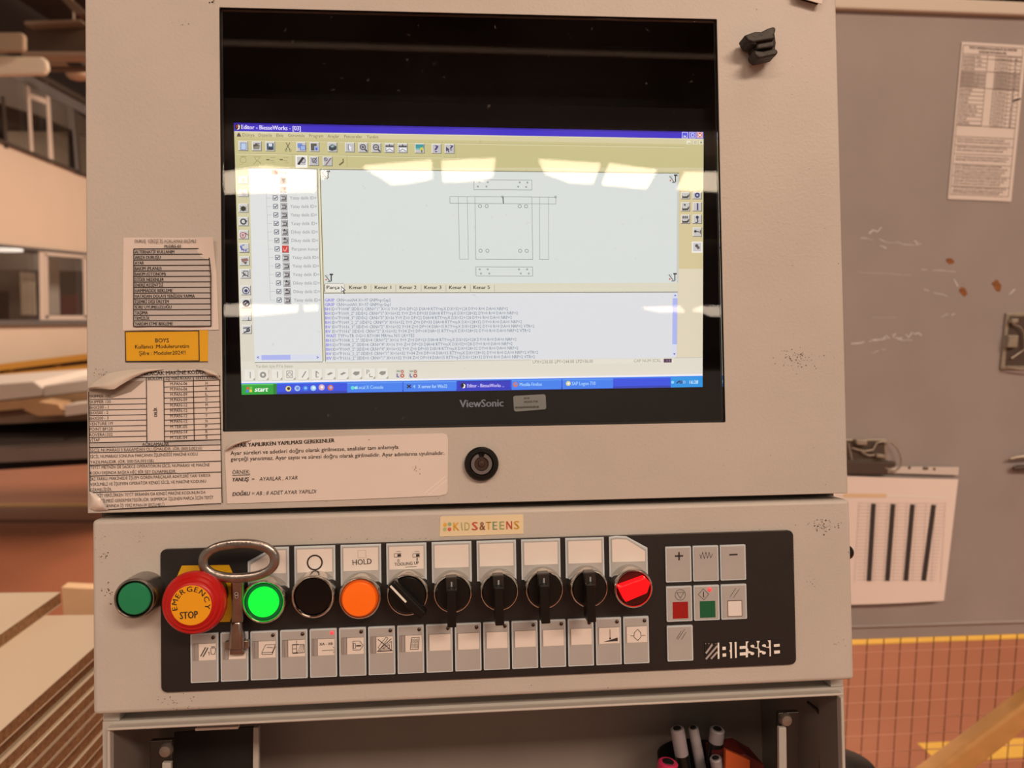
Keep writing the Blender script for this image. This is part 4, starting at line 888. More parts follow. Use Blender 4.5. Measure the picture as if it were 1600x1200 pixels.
# task bar
def tb_(u0, u1, a, b_, c, k=3):
    def yt(u): return 599.8 - (u - 377.5) * .0164
    sf([(u0, yt(u0) + a), (u1, yt(u1) + a), (u1, yt(u1) + b_), (u0, yt(u0) + b_)], c, k)
tb_(376.5, 1097.8, -3.6, -.8, 'f2f2fb', 2.6)
tb_(377, 1097.8, -.8, 17.2, '2c50e4', 3); tb_(377, 1097.8, -.8, 1.2, '3c84f4', 3.4); tb_(377, 1097.8, 13.5, 17.2, '2440b8', 3.2)
tb_(377.4, 432.5, .2, 17.2, '1fa53a', 4); tb_(377.4, 432.5, .2, 2.4, '58c868', 4.3); tb_(427, 432.5, 1, 17, '16822e', 4.4)
for u, v, c in ((385, 604.5, 'e06030'), (390, 604, '70c840'), (384.6, 609, '5080e8'), (389.6, 608.6, 'f0d040')): sr(u, v, u + 4.3, v + 4, c, 5)
st('start', 397.5, 612, 419.5, 611.7, 7.4, 'f4fff0', 5, bold=.035, shear=.25)
for u, v, c, d in ((446, 603, 'e8d890', '303020'), (460, 602.5, 'a8c8f8', '6090e0'), (472.5, 602.3, '2a78e8', '80c0ff'), (485, 602, '9ad0f0', 'e0f4ff'), (498, 600.8, 'd8b0c0', 'fff0f4'), (511.8, 601.3, 'e07040', 'b0b0f0')):
    so(u + 4.6, v + 4.4, 4.6 if u != 498 else 5, c, 5); so(u + 5, v + 4, 2.4, d, 6)
for (u0, u1, c) in ((542.5, 629, '3c82f4'), (630.5, 713, '3c82f4'), (714.5, 797.5, '2636c4'), (799.5, 877, '3c82f4'), (879, 958, '3c82f4')):
    tb_(u0, u1, 1.2, 16.2, c, 4); tb_(u0, u1, 1.2, 2.6, '5c9cf8' if c[0] == '3' else '1a249c', 4.3)
tb_(1048, 1097.8, .2, 17.2, '1c96e8', 4)
for s_, u0, v0, u1, v1, c in (('Local X Console', 558, 608, 599, 607.5, 'a8d4ff'), ('X server for Win32', 653, 606.6, 699, 606, 'b8dcff'), ('Editor - BiesseWorks ...', 730, 605.4, 788, 604.8, 'd8ccff'),
                             ('Mozilla Firefox', 812, 603.4, 847, 602.9, 'a8d4ff'), ('SAP Logon 710', 893.5, 602, 930.5, 601.5, 'a8d4ff'), ('16:28', 1077.5, 599.8, 1091, 599.5, 'd0ecff')):
    st(s_, u0, v0, u1, v1, 5.4, c, 6, bold=.02)
so(551, 606, 3, '60e0e0', 6); so(556, 606, 2.4, 'a0f0e8', 6); sl(636, 601, 642, 606, '181830', 6, .0009); sl(642, 601, 636, 606.5, '181830', 6, .0009); st('4', 645, 606.6, 649, 606.6, 5.2, 'b8dcff', 6)
so(724, 602.5, 4.5, '0c0820', 6); sf([(724, 599), (727.4, 601.6), (726.6, 606), (722.5, 607), (725, 603)], 'f4f0f8', 7)
so(805.5, 600.8, 4.2, 'd87858', 6); so(806, 600, 2.3, '8088e0', 7); so(888, 599.2, 4.2, 'e0d898', 6); so(888.4, 599.2, 2, 'f8f8f0', 7)
so(1051, 597.3, 2.6, '90d8ff', 6); sl(1057, 599, 1062, 595, '183050', 6, .001); so(1064, 597, 2.8, '283c78', 6, 10, .0008); so(1069, 597, 2.6, '90b8f0', 6, 10, .0007)
SI = obj('screen_image', sb, smats, mon, label='lit screen picture of a drilling program editor')
# ================================================================== sheets and stickers on the upper cabinet
def sheet_thing(name, label, cat, quad, m=PAPERS, y=0, f=None, n=20, thick=.0002):
    org = CF.p(*quad[3]); t = thing(name, label, cat, MC, (org[0], y, org[1]))
    obj('sheet', sheet(nb(), CF, quad, y, f, n, 0, thick), m, t, smooth=True); return t
def ln(b, u0, v0, u1, v1, y, w=.0006): CF.line(b, u0, v0, u1, v1, w, y)
# 1 downtime list
def f1(s, t): return .0003 + .0035 * max(0, s - .75) * max(0, .35 - t) * 12 + .0003 * math.sin(9 * s + 5 * t)
t = sheet_thing('downtime_list', 'laminated white list of fourteen boxed lines beside the monitor window', 'notice', [(193.5, 371.5), (335, 372), (342.5, 515.5), (192, 516)], f=f1)
Y = -.0012
b = nb(); ym = Y - .0003
flat(b, CF.ps([(209, 389), (325, 388.3), (329.5, 509), (209, 510)], Y - .0001), Y - .0001); obj('table_shading', b, GREYCELL, t)
b = nb()
rr_ = [389 + i * 8.64 for i in range(15)]
for i, v in enumerate(rr_): ln(b, 209, v, 325.5 + min(4, i * 1.2), v - .6, ym, .0007)
ln(b, 209, 388.7, 208.8, 510.3, ym, .0007); ln(b, 325.3, 388.3, 329.6, 430, ym, .0007); ln(b, 329.6, 430, 329.6, 509.6, ym, .0007)
text(b, CF, 'DURUŞ  GİRİŞİ İŞ AÇIKLAMASI SEÇİMLERİ', 210.5, 379.2, 312, 379.2, 4.8, ym); text(b, CF, 'M.DRS-01', 257, 387, 282.5, 386.8, 4.4, ym, bold=.03)
for i, (s_, ue) in enumerate((('ALTERNATİF KULLANIM', 272.5), ('ARIZA DURUŞU', 251), ('AYAR', 225), ('BAKIM (PLANLI)', 252.5), ('BAKIM (OTONOM)', 259), ('DİĞER NEDENLER', 256), ('ENERJİ KESİNTİSİ', 255),
                              ('HAMMADDE BEKLEME', 270), ('HATADAN DOLAYI YENİDEN YAPMA', 304.5), ('İŞEMRİ DIŞI ÜRETİM', 264), ('SÜRE UYUMSUZLUĞU', 268), ('TAŞIMA', 231), ('TEMİZLİK', 234), ('YARDIM ETME BEKLEME', 270))):
    text(b, CF, s_, 210.5, rr_[i] + 7.1, ue, rr_[i] + 6.9, 4.9, ym, bold=.03)
obj('lettering', b, INK, t)
# 2 yellow login sticker
t = sheet_thing('login_sticker', 'yellow login sticker with three printed lines under the downtime list', 'sticker', [(194.5, 517), (325.5, 516), (325, 565), (196, 565.5)], m=YEL, n=4)
b = nb(); y_ = -.0004
for L in ((195.5, 518, 196.5, 564.6), (196, 564.8, 312, 563.8), (310.5, 516.5, 311.3, 564), (195.5, 518, 311, 516.8)): ln(b, *L, y_, .0007)
ln(b, 196, 565.6, 325, 565.2, y_, .0006)
text(b, CF, 'BOYS', 242.5, 535.2, 264, 535, 6.4, y_, bold=.01); text(b, CF, 'Kullanıcı :Moduleruretim', 211, 544.6, 295.5, 543.6, 6, y_, bold=.006); text(b, CF, 'Şifre : Moduler2024!!', 217, 555, 290, 553.6, 6, y_, bold=.006)
obj('lettering', b, INK, t)
# 3 machine code sheet, torn and curled
KQ = [(139, 579), (342, 575.5), (347, 788), (139, 798)]
def f3(s, t): return .0003 + .0006 * math.sin(4 * s) * t
t = thing('machine_code_sheet', 'large worn laminated machine code table with curled torn top left corner', 'notice', MC, (*[P(139, 798)[0], 0], P(139, 798)[1]))
b = nb(); q = [(140, 606), (150, 611), (170, 611), (200, 600), (228, 586), (247, 580), (300, 577.5), (318, 577.5), (327, 584), (341, 588), (344, 600), (347, 788), (240, 792), (165, 796), (158, 786), (150, 774), (139.5, 770)]
prism(b, CF.ps(q, -.0006), -.0006, -.0002); obj('sheet', b, PAPERS, t)
ys = -.0009
b = nb(); flat(b, CF.ps([(140, 692), (345, 687), (345, 694.5), (140, 699.5)], ys + .0001), ys + .0001); flat(b, CF.ps([(230, 584), (334, 580), (341, 588), (343, 593), (176, 596), (200, 594)], ys + .0001), ys + .0001); obj('table_shading', b, GREYCELL, t)
b = nb()
LVL = [596 + i * 8.55 for i in range(12)]
for i, v in enumerate(LVL):
    if 2 < i: ln(b, 140, 624 + 8.5 * (i - 3), 228.8, 622.4 + 8.45 * (i - 3), ys, .0005)
    ln(b, 256, v + .3 + .05 * i, 344 + i * .2, v - 2.4 - .05 * i, ys, .0005)
ln(b, 205, 590, 344, 587.8, ys, .0006); ln(b, 228.6, 590, 229.5, 692, ys, .0006); ln(b, 255.8, 589, 257, 691, ys, .0006); ln(b, 302, 588, 303.5, 689, ys, .0006); ln(b, 343, 592, 347, 786, ys, .0006)
ln(b, 138.5, 612, 140.5, 770, ys, .0006); ln(b, 200, 583, 330, 579, ys, .0005)
for v0, v1 in ((692, 687), (699.5, 695), (707.5, 703.5), (727, 720.5), (744, 737.5), (769.8, 762.5), (796, 786.5)): ln(b, 140 if v0 != 796 else 168, v0, 345.5, v1, ys, .0006)
tx = lambda s, u0, v0, u1, v1, h, **k: text(b, CF, s, u0, v0, u1, v1, h, ys, **k)
tx('KULLANILACAK MAKİNE KODLARI', 196, 587.5, 328, 583.8, 6.2, bold=.02); tx('BÖLÜM', 231.5, 594, 253, 593.3, 4.6, bold=.02); tx('İŞ YERİ KODU', 259.5, 593.6, 298.5, 592.6, 4.8, bold=.02); tx('TEYİT KODU', 305, 592.6, 340, 591.6, 4.6, bold=.02)
for i, (s_, l) in enumerate(zip(('M.PAN-06', 'M.PAN-06', 'M.PAN-09', 'M.PAN-09', 'M.PAN-12', 'M.PAN-12', 'M.PAN-12', 'M.PAN-12', 'M.TEK-05', 'M.PAN-14', 'M.TEK-04'), 'HKLOMTYNPRS')):
    v = 602 + i * 8.42; tx(s_, 266, v, 292.5, v - .5, 4.6); tx(l, 321, v - 1, 324.5, v - 1.1, 4.6)
for i, (s_, ue) in enumerate((('SKIPPER 100', 173), ('SKIPPER 130', 173), ('BHX500 - 1', 169.5), ('BHX500 - 2', 169), ('BHX500 - 3', 169.5), ('VENTURE 1M', 176), ('POINT BP120', 176), ('ROVERA1332', 176), ('VİTAP', 156))):
    v = 622 + i * 8.55; tx(s_, 140, v, ue, v - 1, 4.7)
vtext(b, CF, 'DELİK', 245.5, 651, 245, 636.5, 4.6, ys, bold=.03)
tx('AÇIKLAMALAR', 222, 697, 264, 696, 5, bold=.02)
for s_, v0, ue, v1 in (('SİCİL NUMARASI 5 RAKAMDAN OLUŞMALIDIR. (ÖR: 00015,00315)', 706, 315.5, 702.5), ('SİCİL NUMARASI SONUNA PARÇANIN İŞLENDİĞİ MAKİNE KODU', 716, 309, 711.5), ('YAZILMALIDIR. (ÖR: 00015A,00315B)', 724.6, 240, 722.2),
                       ('TEYİT METNİN DE SADECE OPERATÖRÜN SİCİL NUMARASI VE MAKİNE', 732.8, 327.5, 728.5), ('KODU DIŞINDA BAŞKA HİÇ BİR ŞEY OLMAMALIDIR.', 741.5, 275, 738.6), ('İKİ FARKLI MAKİNEDE İŞLEM GÖREN PARÇALAR ADETLERİ YARI YARIYA', 751, 329, 745),
                       ('VERİLMELİ VE İŞLEYEN OPERATÖR KENDİ SİCİL VE MAKİNE KODUNU', 759.4, 322, 754), ('GİRMELİDİR.', 768, 175, 767)):
    tx(s_, 141, v0, ue, v1, 4.7)
tx('TEYİT VERİLİRKEN TEYİT EKRANIN DA KENDİ MAKİNE KODUNUN DA', 146, 777, 321, 771.5, 4.8); tx('SEÇİLMESİ GEREKMEKTEDİR.(ÖR: SKIPPERDA İŞLENEN PARÇA İÇİN TEYİT', 152, 785.5, 333.5, 779.5, 4.8); tx('ALANINDA İŞ YERİ M.PAN-09 SEÇİLMELİ)', 160, 793, 257, 790.8, 4.8)
obj('lettering', b, INK, t)
# curled flap at the torn corner: a rolled strip that stands off the cabinet
def flap(name, A_, B_, hA, hB, m, n=18, w=8):
    """surface between curve A_ and curve B_ (photo points), standing hA..hB off the cabinet"""
    b = nb(); R = []
    def samp(L, s):
        x = s * (len(L) - 1); i = min(int(x), len(L) - 2); f = x - i; return L[i][0] * (1 - f) + L[i + 1][0] * f, L[i][1] * (1 - f) + L[i + 1][1] * f
    for k in (0, .0003):
        G = []
        for i in range(n + 1):
            s = i / n; a = samp(A_, s); c = samp(B_, s); row = []
            for j in range(w + 1):
                tt = j / w; u = a[0] * (1 - tt) + c[0] * tt; v = a[1] * (1 - tt) + c[1] * tt
                h = (hA(s) * (1 - tt) + hB(s) * tt) + .003 * math.sin(PI * tt) * min(1, 4 * (1 - s)); x, z = CF.p(u, v, -h)
                row.append(b.verts.new((x, -h + k, z)))
            G.append(row)
        for i in range(n):
            for j in range(w): b.faces.new((G[i][j], G[i + 1][j], G[i + 1][j + 1], G[i][j + 1]))
        R.append(G)
    return obj(name, b, m, t, smooth=True, ang=180)
BACK = mat('label_back', A(204, 166, 136), .5, noise=.08, nscale=60)
flap('curled_flap', [(137, 606), (143, 600), (150, 596), (165, 585), (180, 581), (205, 577), (235, 575.5), (255, 576)],
     [(137.5, 607.5), (148, 607), (162, 607.5), (177, 609), (188, 602), (205, 592), (228, 582), (255, 577)], lambda s: .0006 + .002 * (1 - s), lambda s: .0008 + .009 * math.sin(PI * min(1, s * 1.0)) * (1 - s * .4), BACK)
flap('curled_flap', [(306, 577), (320, 575.5), (334, 579), (341, 584), (344, 593)], [(318, 579), (321, 583), (329, 586), (337, 588), (343, 594)], lambda s: .0008, lambda s: .0035 * math.sin(PI * s) + .0006, BACK)
flap('curled_flap', [(139.5, 769), (139, 782), (140, 794), (149, 798), (168, 797)], [(139.8, 768), (150, 772), (156, 778), (163, 788), (169, 796.5)], lambda s: .0008 + .0008 * s, lambda s: .0045 * math.sin(PI * s) + .0008, PAPERS)
b = nb(); flat(b, CF.ps([(139, 608), (170, 611), (204, 592), (228, 585), (228, 593), (205, 612), (175, 622), (139, 620)], -.00075), -.00075); obj('torn_shaded_area', b, mat('torn_shaded_area', A(150, 118, 94), .6), t)  # torn brownish area, with the shade under the flap painted in
# 4 instruction sheet below the window
def f4(s, t): return .0004 + .004 * max(0, .16 - s) * max(0, .5 - t) * 14 + .0025 * max(0, s - .92) * t * 8
IQ = [(352, 692), (700, 676), (700, 774), (355, 787)]
t = thing('setup_instruction_label', 'long laminated instruction label stuck below the monitor window', 'notice', MC, (P(355, 787)[0], 0, P(355, 787)[1]))
x0 = P(352, 690)[0]
b = nb(); q = [(351, 702), (357, 695), (366, 690.5), (382, 687.5), (560, 680.5), (692, 677), (698, 679), (700, 686), (699.5, 766), (697, 772), (688, 774.5), (560, 780), (355, 787)]
prism(b, CF.ps(q, -.0008), -.0008, -.0002); obj('sheet', b, PAPERS, t)
b = nb(); yi = -.0011
tt = lambda s, u0, v0, u1, v1, h, **k: text(b, CF, s, u0, v0, u1, v1, h, yi, **k)
tt('AYAR YAPILIRKEN YAPILMASI GEREKENLER', 364, 699.2, 523, 690.8, 5.9, bold=.035)
tt('Ayar süreleri ve adetleri doğru olarak girilmezse, analizler tam anlamıyla', 360, 711, 622.5, 701, 6, bold=.006)
tt('gerçeği yansıtmaz. Ayar sayısı ve süresi doğru olarak girilmelidir. Ayar adımlarına uyulmalıdır.', 360.5, 720.3, 694.5, 710.4, 6, bold=.006)
tt('ÖRNEK:', 363, 741, 391, 740, 6); ln(b, 363, 742.8, 391, 741.8, yi, .0005); tt('YANLIŞ', 363, 752.3, 389, 751.5, 5.8, bold=.03, shear=.2); tt('=', 393.5, 751.5, 397.5, 751.3, 5.5); tt('AYARLAR , AYAR', 405, 751.5, 465, 749.2, 5.8, shear=.2)
tt('DOĞRU', 363, 775, 391, 774, 5.8, bold=.03, shear=.2); tt('= AB : 8 ADET AYAR YAPILDI', 393.5, 774, 494.5, 770.6, 5.8, shear=.2)
obj('lettering', b, INK, t)
flap('curled_flap', [(351, 703), (354, 697), (362, 691.5), (373, 688.5), (392, 687)], [(354, 704.5), (362, 699), (370, 694.5), (380, 691), (393, 688)], lambda s: .0012, lambda s: .0008 + .004 * math.sin(PI * s), BACK)
b = nb()
for L in ((663, 771, 696, 744), (669, 773, 698, 750)): ln(b, *L, -.00085, .0004)
obj('crease', b, mat('crease_light', A(240, 208, 180), .3), t)
specks(CF, [(648, 735, 4, 3, 8, 1.2), (655, 719, 1, 1, 2, 1), (577, 687, 1, .5, 2, 1), (510, 784, 1, .5, 2, .8)], -.00088, t, 'scuff_marks', mat('scuff', A(150, 110, 84), .7))
# 5 kids sticker on the lower box (built after the box below), 6 asset sticker on the monitor bezel
ya = -.0014
A0 = SF.p(806, 640, ya)
t = thing('asset_sticker', 'small rounded grey inventory sticker on the monitor bezel beside its maker name', 'sticker', SF.M, (A0[0], -.0012, A0[1]))
q = [(802, 620.5), (804, 618.6), (850, 616), (852.5, 618), (853.5, 637), (852, 639.4), (806, 643), (803.2, 641)]
obj('sheet', prism(nb(), SF.ps(q, -.0017), -.0017, -.0012), mat('asset_grey', A(150, 132, 112), .5), t)
b = nb()
for s_, u0, u1, v in (('PY10', 819, 827, 624.3), ('MODÜL7TEK', 819, 841, 629.6), ('SN MODÜLERTEKNİK100', 805, 842, 638.2)): text(b, SF, s_, u0, v + .2, u1, v - .9, 3.1, -.0018, bold=.04)
obj('lettering', b, INK, t)
# 7 black moulded clip
def tilted(L, y0, y1, m, t, name, **k): return obj(name, prism(nb(), CF.ps(L, y0), y0, y1), m, t, **k)
t = thing('plastic_clip', 'small black ribbed plastic clip stuck high on the cabinet right of the window', 'clip', MC, (P(1190, 92)[0], 0, P(1190, 92)[1]))
tilted([(1167, 60), (1180, 52), (1210, 44), (1213, 66), (1212, 76), (1215, 82), (1184, 90), (1179, 84), (1175, 69)], -.010, 0, RUBBER, t, 'body', bev=.0012)
tilted([(1163, 55), (1168, 63), (1177, 66), (1212, 60), (1210, 55), (1213, 45), (1210, 41), (1200, 44), (1190, 49), (1180, 49)], -.017, -.004, RUBBER, t, 'upper_rib', bev=.0016, seg=3)
tilted([(1178, 78), (1179, 85), (1186, 91.5), (1213, 85.5), (1216, 82), (1215, 77), (1210, 76), (1192, 80)], -.017, -.004, RUBBER, t, 'lower_rib', bev=.0016, seg=3)
tilted([(1180, 64), (1211, 60), (1211, 73), (1184, 77)], -.014, -.006, RUBBER, t, 'centre_web', bev=.0012)
tilted([(1165, 58), (1180, 53), (1183, 70), (1172, 68)], -.016, -.002, RUBBER, t, 'side_tooth', bev=.0012)
# 8 corner of a card at the very top
t = thing('card_corner', 'lower corner of a white card held on the cabinet at the top edge', 'card', MC, (P(1270, 3)[0], 0, P(1270, 3)[1]))
tilted([(1236, -40), (1246, -5), (1284, 6), (1294, -34)], -.006, -.0052, PAPER, t, 'card')
tilted([(1240, -38), (1249, -7), (1282, 2), (1290, -34)], -.0052, 0, BLKM, t, 'magnet_backing')

# ================================================================== lower control box
bx0, bz1 = P(142.5, 812.5); bx1 = P(1328, 780.5)[0]; bz0 = P(145, 1119)[1]; bx0 = (bx0 + P(145, 1119)[0]) / 2; bx1 = (bx1 + P(1336, 1062)[0]) / 2
bz1 = (bz1 + P(1328, 780.5)[1]) / 2; bz0 = (bz0 + P(1336, 1062)[1]) / 2
pan = thing('operating_box', 'beige operating box with a black overlay full of buttons and keys', 'control panel', MC, ((bx0 + bx1) / 2, 0, bz0))
obj('housing', box(nb(), bx0, bx1, 0, .15, bz0, bz1), PAINT, pan, bev=.0032, seg=5, smooth=True)
specks(CF, [(160, 870, 5, 5, 12, 1.3), (166, 925, 5, 7, 16, 1.5), (158, 840, 4, 3, 8, .7), (218, 842, 5, 4, 8, .7), (1283, 822, 15, 5, 46, 1.2), (1270, 905, 6, 12, 10, .8), (1310, 1000, 8, 8, 8, .8), (1325, 870, 4, 6, 4, .8),
            (276, 1098, 16, 8, 26, .9), (560, 842, 60, 1.2, 12, .8), (950, 1078, 3, 3, 4, 1), (830, 1075, 1, 3, 2, .9), (900, 1080, 200, 6, 14, .5), (1160, 828, 30, 1.2, 8, .7), (250, 1090, 5, 5, 8, .7)], -.0002, pan)
OX0, OZ1 = P(251.5, 858); OX1, OZ0 = P(1241.5, 1036)
OX0 = (OX0 + P(254.5, 1081)[0]) / 2; OX1 = (OX1 + P(1238, 827)[0]) / 2; OZ1 = (OZ1 + P(1238, 827)[1]) / 2; OZ0 = (OZ0 + P(254.5, 1081)[1]) / 2
obj('overlay', prism(nb(), rrect(OX0, OX1, OZ0, OZ1, .0042), -.0024, 0), OVER, pan, bev=.0004, label='black rounded overlay plate')
YO = -.0024; YK = YO - .0016; YP = YK - .00005
# lower row of sixteen keys
k0x, k0t = P(297.5, 991, YK); _, k0b = P(300, 1067.5, YK); k0r = P(341, 1030, YK)[0]
k15r, k15t = P(1013.3, 962.3, YK); k15b = P(1012, 1035.8, YK)[1]
kw = k0r - k0x; pitch = (k15r - kw - k0x) / 15
kt = (k0t + k15t) / 2; kb = (k0b + k15b) / 2; kh = kt - kb
K = []
def keycap(x0, x1, z0, z1, name='membrane_key', label=None):
    o = obj(name, prism(nb(), rrect(x0, x1, z0, z1, .0006, 3), YK, YO), KEYB, pan, label=label)
    sub(obj('key_face', prism(nb(), [(x0 + .0009, z0 + .0009), (x1 - .0009, z0 + .0009), (x1 - .0009, z1 - .0009), (x0 + .0009, z1 - .0009)], YK - .0003, YK), KEYG, pan, bev=.0004), o); return o
LEGL = {0: 'slash and lamp symbol', 2: 'tilted slab symbol', 3: 'clamped block symbol', 4: 'XA - XB arrow and lit red light', 5: 'arrow in a tag symbol', 6: 'crossed out symbol', 7: 'keypad symbol', 14: 'probe and wedge symbol', 15: 'light bulb symbol'}
for i in range(16):
    x = k0x + pitch * i; o = keycap(x, x + kw, kb, kt, label='grey key with ' + LEGL[i] if i in LEGL else None); K.append(o)
    ins = .0026 if i < 8 or False else .0016
    zt_, zb_ = kt - kh * .20, kt - kh * .545
    if i < 8: X0 = x + kw * .30; sub(obj('legend_slot', prism(nb(), [(x + kw * .10, zb_), (X0 - .0004, zb_), (X0 - .0004, zt_), (x + kw * .10, zt_)], YP - .0006, YP - .0002), mat('slot_shade', A(158, 130, 112), .5), pan), o)
    else: X0 = x + kw * .12
    sub(obj('legend_paper', prism(nb(), [(X0, zb_), (x + kw * .92, zb_), (x + kw * .92, zt_ + .0), (X0, zt_)], YP - .0005, YP - .0002), PAPER, pan), o)
    b = nb(); CF_y = YP - .0008
    def kl(x0, z0, x1, z1, w=.0003):
        d = Vector((x1 - x0, z1 - z0)).normalized(); n_ = Vector((-d.y, d.x)) * w / 2; flat(b, [(x0 - n_.x, z0 - n_.y), (x1 - n_.x, z1 - n_.y), (x1 + n_.x, z1 + n_.y), (x0 + n_.x, z0 + n_.y)], CF_y)
    kl(x + kw * .10, zt_ + .0001, x + kw * .92, zt_ + .0001, .00022); kl(x + kw * .10, zb_, x + kw * .10, zt_, .0002)
    if i < 8:
        kl(x + kw * .16, zb_, x + kw * .16, zt_, .0002); kl(X0 - .0002, zb_, X0 - .0002, zt_, .0002)
    sub(obj('slot_edge', b, mat('slot_line', A(110, 84, 70), .6), pan), o)
    # light
    lx, lz = x + kw * .83, kt - kh * .085
    sub(obj('indicator_light', lathe(nb(), [(.0013, YP - .0002), (.0012, YP - .0010), (.0006, YP - .0014), (.0001, YP - .0015)], (lx, lz), 16), LED_ON if i == 4 else LED_OFF, pan, smooth=True, label='lit red light' if i == 4 else None), o)
    b = nb(); x2 = x + kw * .30; W_ = kw * .62; Hh = zt_ - zb_; cx_, cz_ = x + kw * .62, (zt_ + zb_) / 2
    g = lambda s, t_: (x2 + W_ * s, zb_ + Hh * t_)
    def poly(L, w=.00032, close=False):
        for a_, c_ in zip(L, L[1:] + ([L[0]] if close else [])): kl(*g(*a_), *g(*c_), w)
    if i == 0:
        poly([(.12, .25), (.42, .78)], .0007); poly([(.26, .22), (.56, .75)], .0007); poly([(.62, .3), (.62, .5), (.57, .44)]); poly([(.74, .35), (.95, .35), (1.0, .7), (.7, .7), (.74, .35)]); poly([(.74, .78), (.96, .78)], .0006)
    elif i == 2: poly([(.2, .32), (.42, .78), (1.0, .78), (.82, .32)], close=True); poly([(.2, .32), (.2, .22), (.8, .2), (.82, .32)]); poly([(.8, .2), (1.0, .66)]); poly([(.5, .62), (.85, .6)])
    elif i == 3:
        poly([(.25, .22), (.25, .72), (.95, .72), (.95, .22)], close=True); poly([(.5, .22), (.5, .72)]); poly([(.25, .72), (.62, .72)], .0007); poly([(.25, .22), (.58, .22)], .0007); poly([(.5, .78), (.5, .95)]); poly([(.25, .47), (.5, .47)])
        for q_ in range(4): poly([(.52 + .1 * q_, .24), (.66 + .08 * q_, .5), (.74 + .06 * q_, .7)], .0002)
    elif i == 5: poly([(.35, .25), (.35, .78), (.78, .78), (.97, .5), (.78, .25)], close=True); poly([(.55, .5), (.85, .5)], .0009); poly([(.38, .35), (.38, .66), (.5, .66), (.5, .35)], close=True, w=.0003)
    elif i == 6: poly([(.1, .85), (.9, .15)], .0005); poly([(.1, .15), (.92, .85)], .0005); poly([(.05, .12), (1, .12)], .0005); poly([(.2, .14), (.92, .14), (.92, .7)], close=True); poly([(.1, .35), (.6, .95), (.72, .88), (.22, .25)], close=True); poly([(.4, .24), (.8, .24), (.8, .5)], close=True)
    elif i == 7:
        poly([(.3, .15), (.38, .85), (.85, .85), (.8, .15)], close=True)
        for q_ in range(3):
            for w_ in range(4): poly([(.40 + .14 * q_, .25 + .14 * w_), (.49 + .14 * q_, .25 + .14 * w_), (.49 + .14 * q_, .33 + .14 * w_), (.40 + .14 * q_, .33 + .14 * w_)], .0002, True)
    elif i == 4: poly([(.25, .3), (1.0, .31)]); poly([(.92, .5), (1.0, .42)]); poly([(.92, .12), (1.0, .22)])
    elif i == 14: x2 = x + kw * .18; W_ = kw * .74; poly([(.5, .3), (.5, .88)]); flat(b, [g(.15, .12), g(.9, .14), g(.9, .36)], CF_y); flat(b, ngon(*g(.5, .32), .0007, 8), CF_y - .00005)
    elif i == 15: x2 = x + kw * .18; W_ = kw * .74; poly([(.5, .12), (.3, .34), (.32, .6), (.5, .82), (.66, .6), (.68, .34)], close=True); poly([(.1, .42), (.3, .42)]); poly([(.68, .42), (.92, .42)])
    if len(b.faces): sub(obj('symbol', b, INK, pan), o)
    else: b.free()
b = nb(); text(b, CF, 'XA - XB', 499, 1008.5, 520, 1007.5, 3.8, YP - .0008, bold=.02); sub(obj('lettering', b, INK, pan), K[4])
# right keypad
cxs = [(1040.6, 1080.6), (1083.4, 1123.2), (1126, 1165.8)]
ry = [(854, 909.5), (916, 971), (977.5, 1033)]
gx = [(P(a, 900, YK)[0], P(c, 900, YK)[0]) for a, c in cxs]; gz = [(P(1060, c, YK)[1], P(1060, a, YK)[1]) for a, c in ry]
KN = ['grey key with plus sign', 'grey key with zigzag sign', 'grey key with minus sign', 'grey stop key with red square', 'grey start key with green square and lit red light', 'grey reset key with white square', 'grey key with three slashes']
n_ = 0
def pk(L, o, m, w=None):
    b = nb(); y = YK - .00045
    for S_ in L: CF.line(b, *S_[:4], S_[4] if len(S_) > 4 else .0004, y)
    return sub(obj('symbol', b, m, pan), o)
def sqr(o, u0, v0, u1, v1, m, rim=None):
    y = YK - .0005; q = CF.rect(u0, v0, u1, v1, y); sub(obj('colour_square', prism(nb(), q, y, YK - .0003), m, pan), o)
    if rim: 
        b = nb(); fr = CF.rect(u0 - 1, v0 - 1, u1 + 1, v1 + 1, y); prism(b, fr, YK - .00045, YK - .0003); sub(obj('square_rim', b, rim, pan), o)
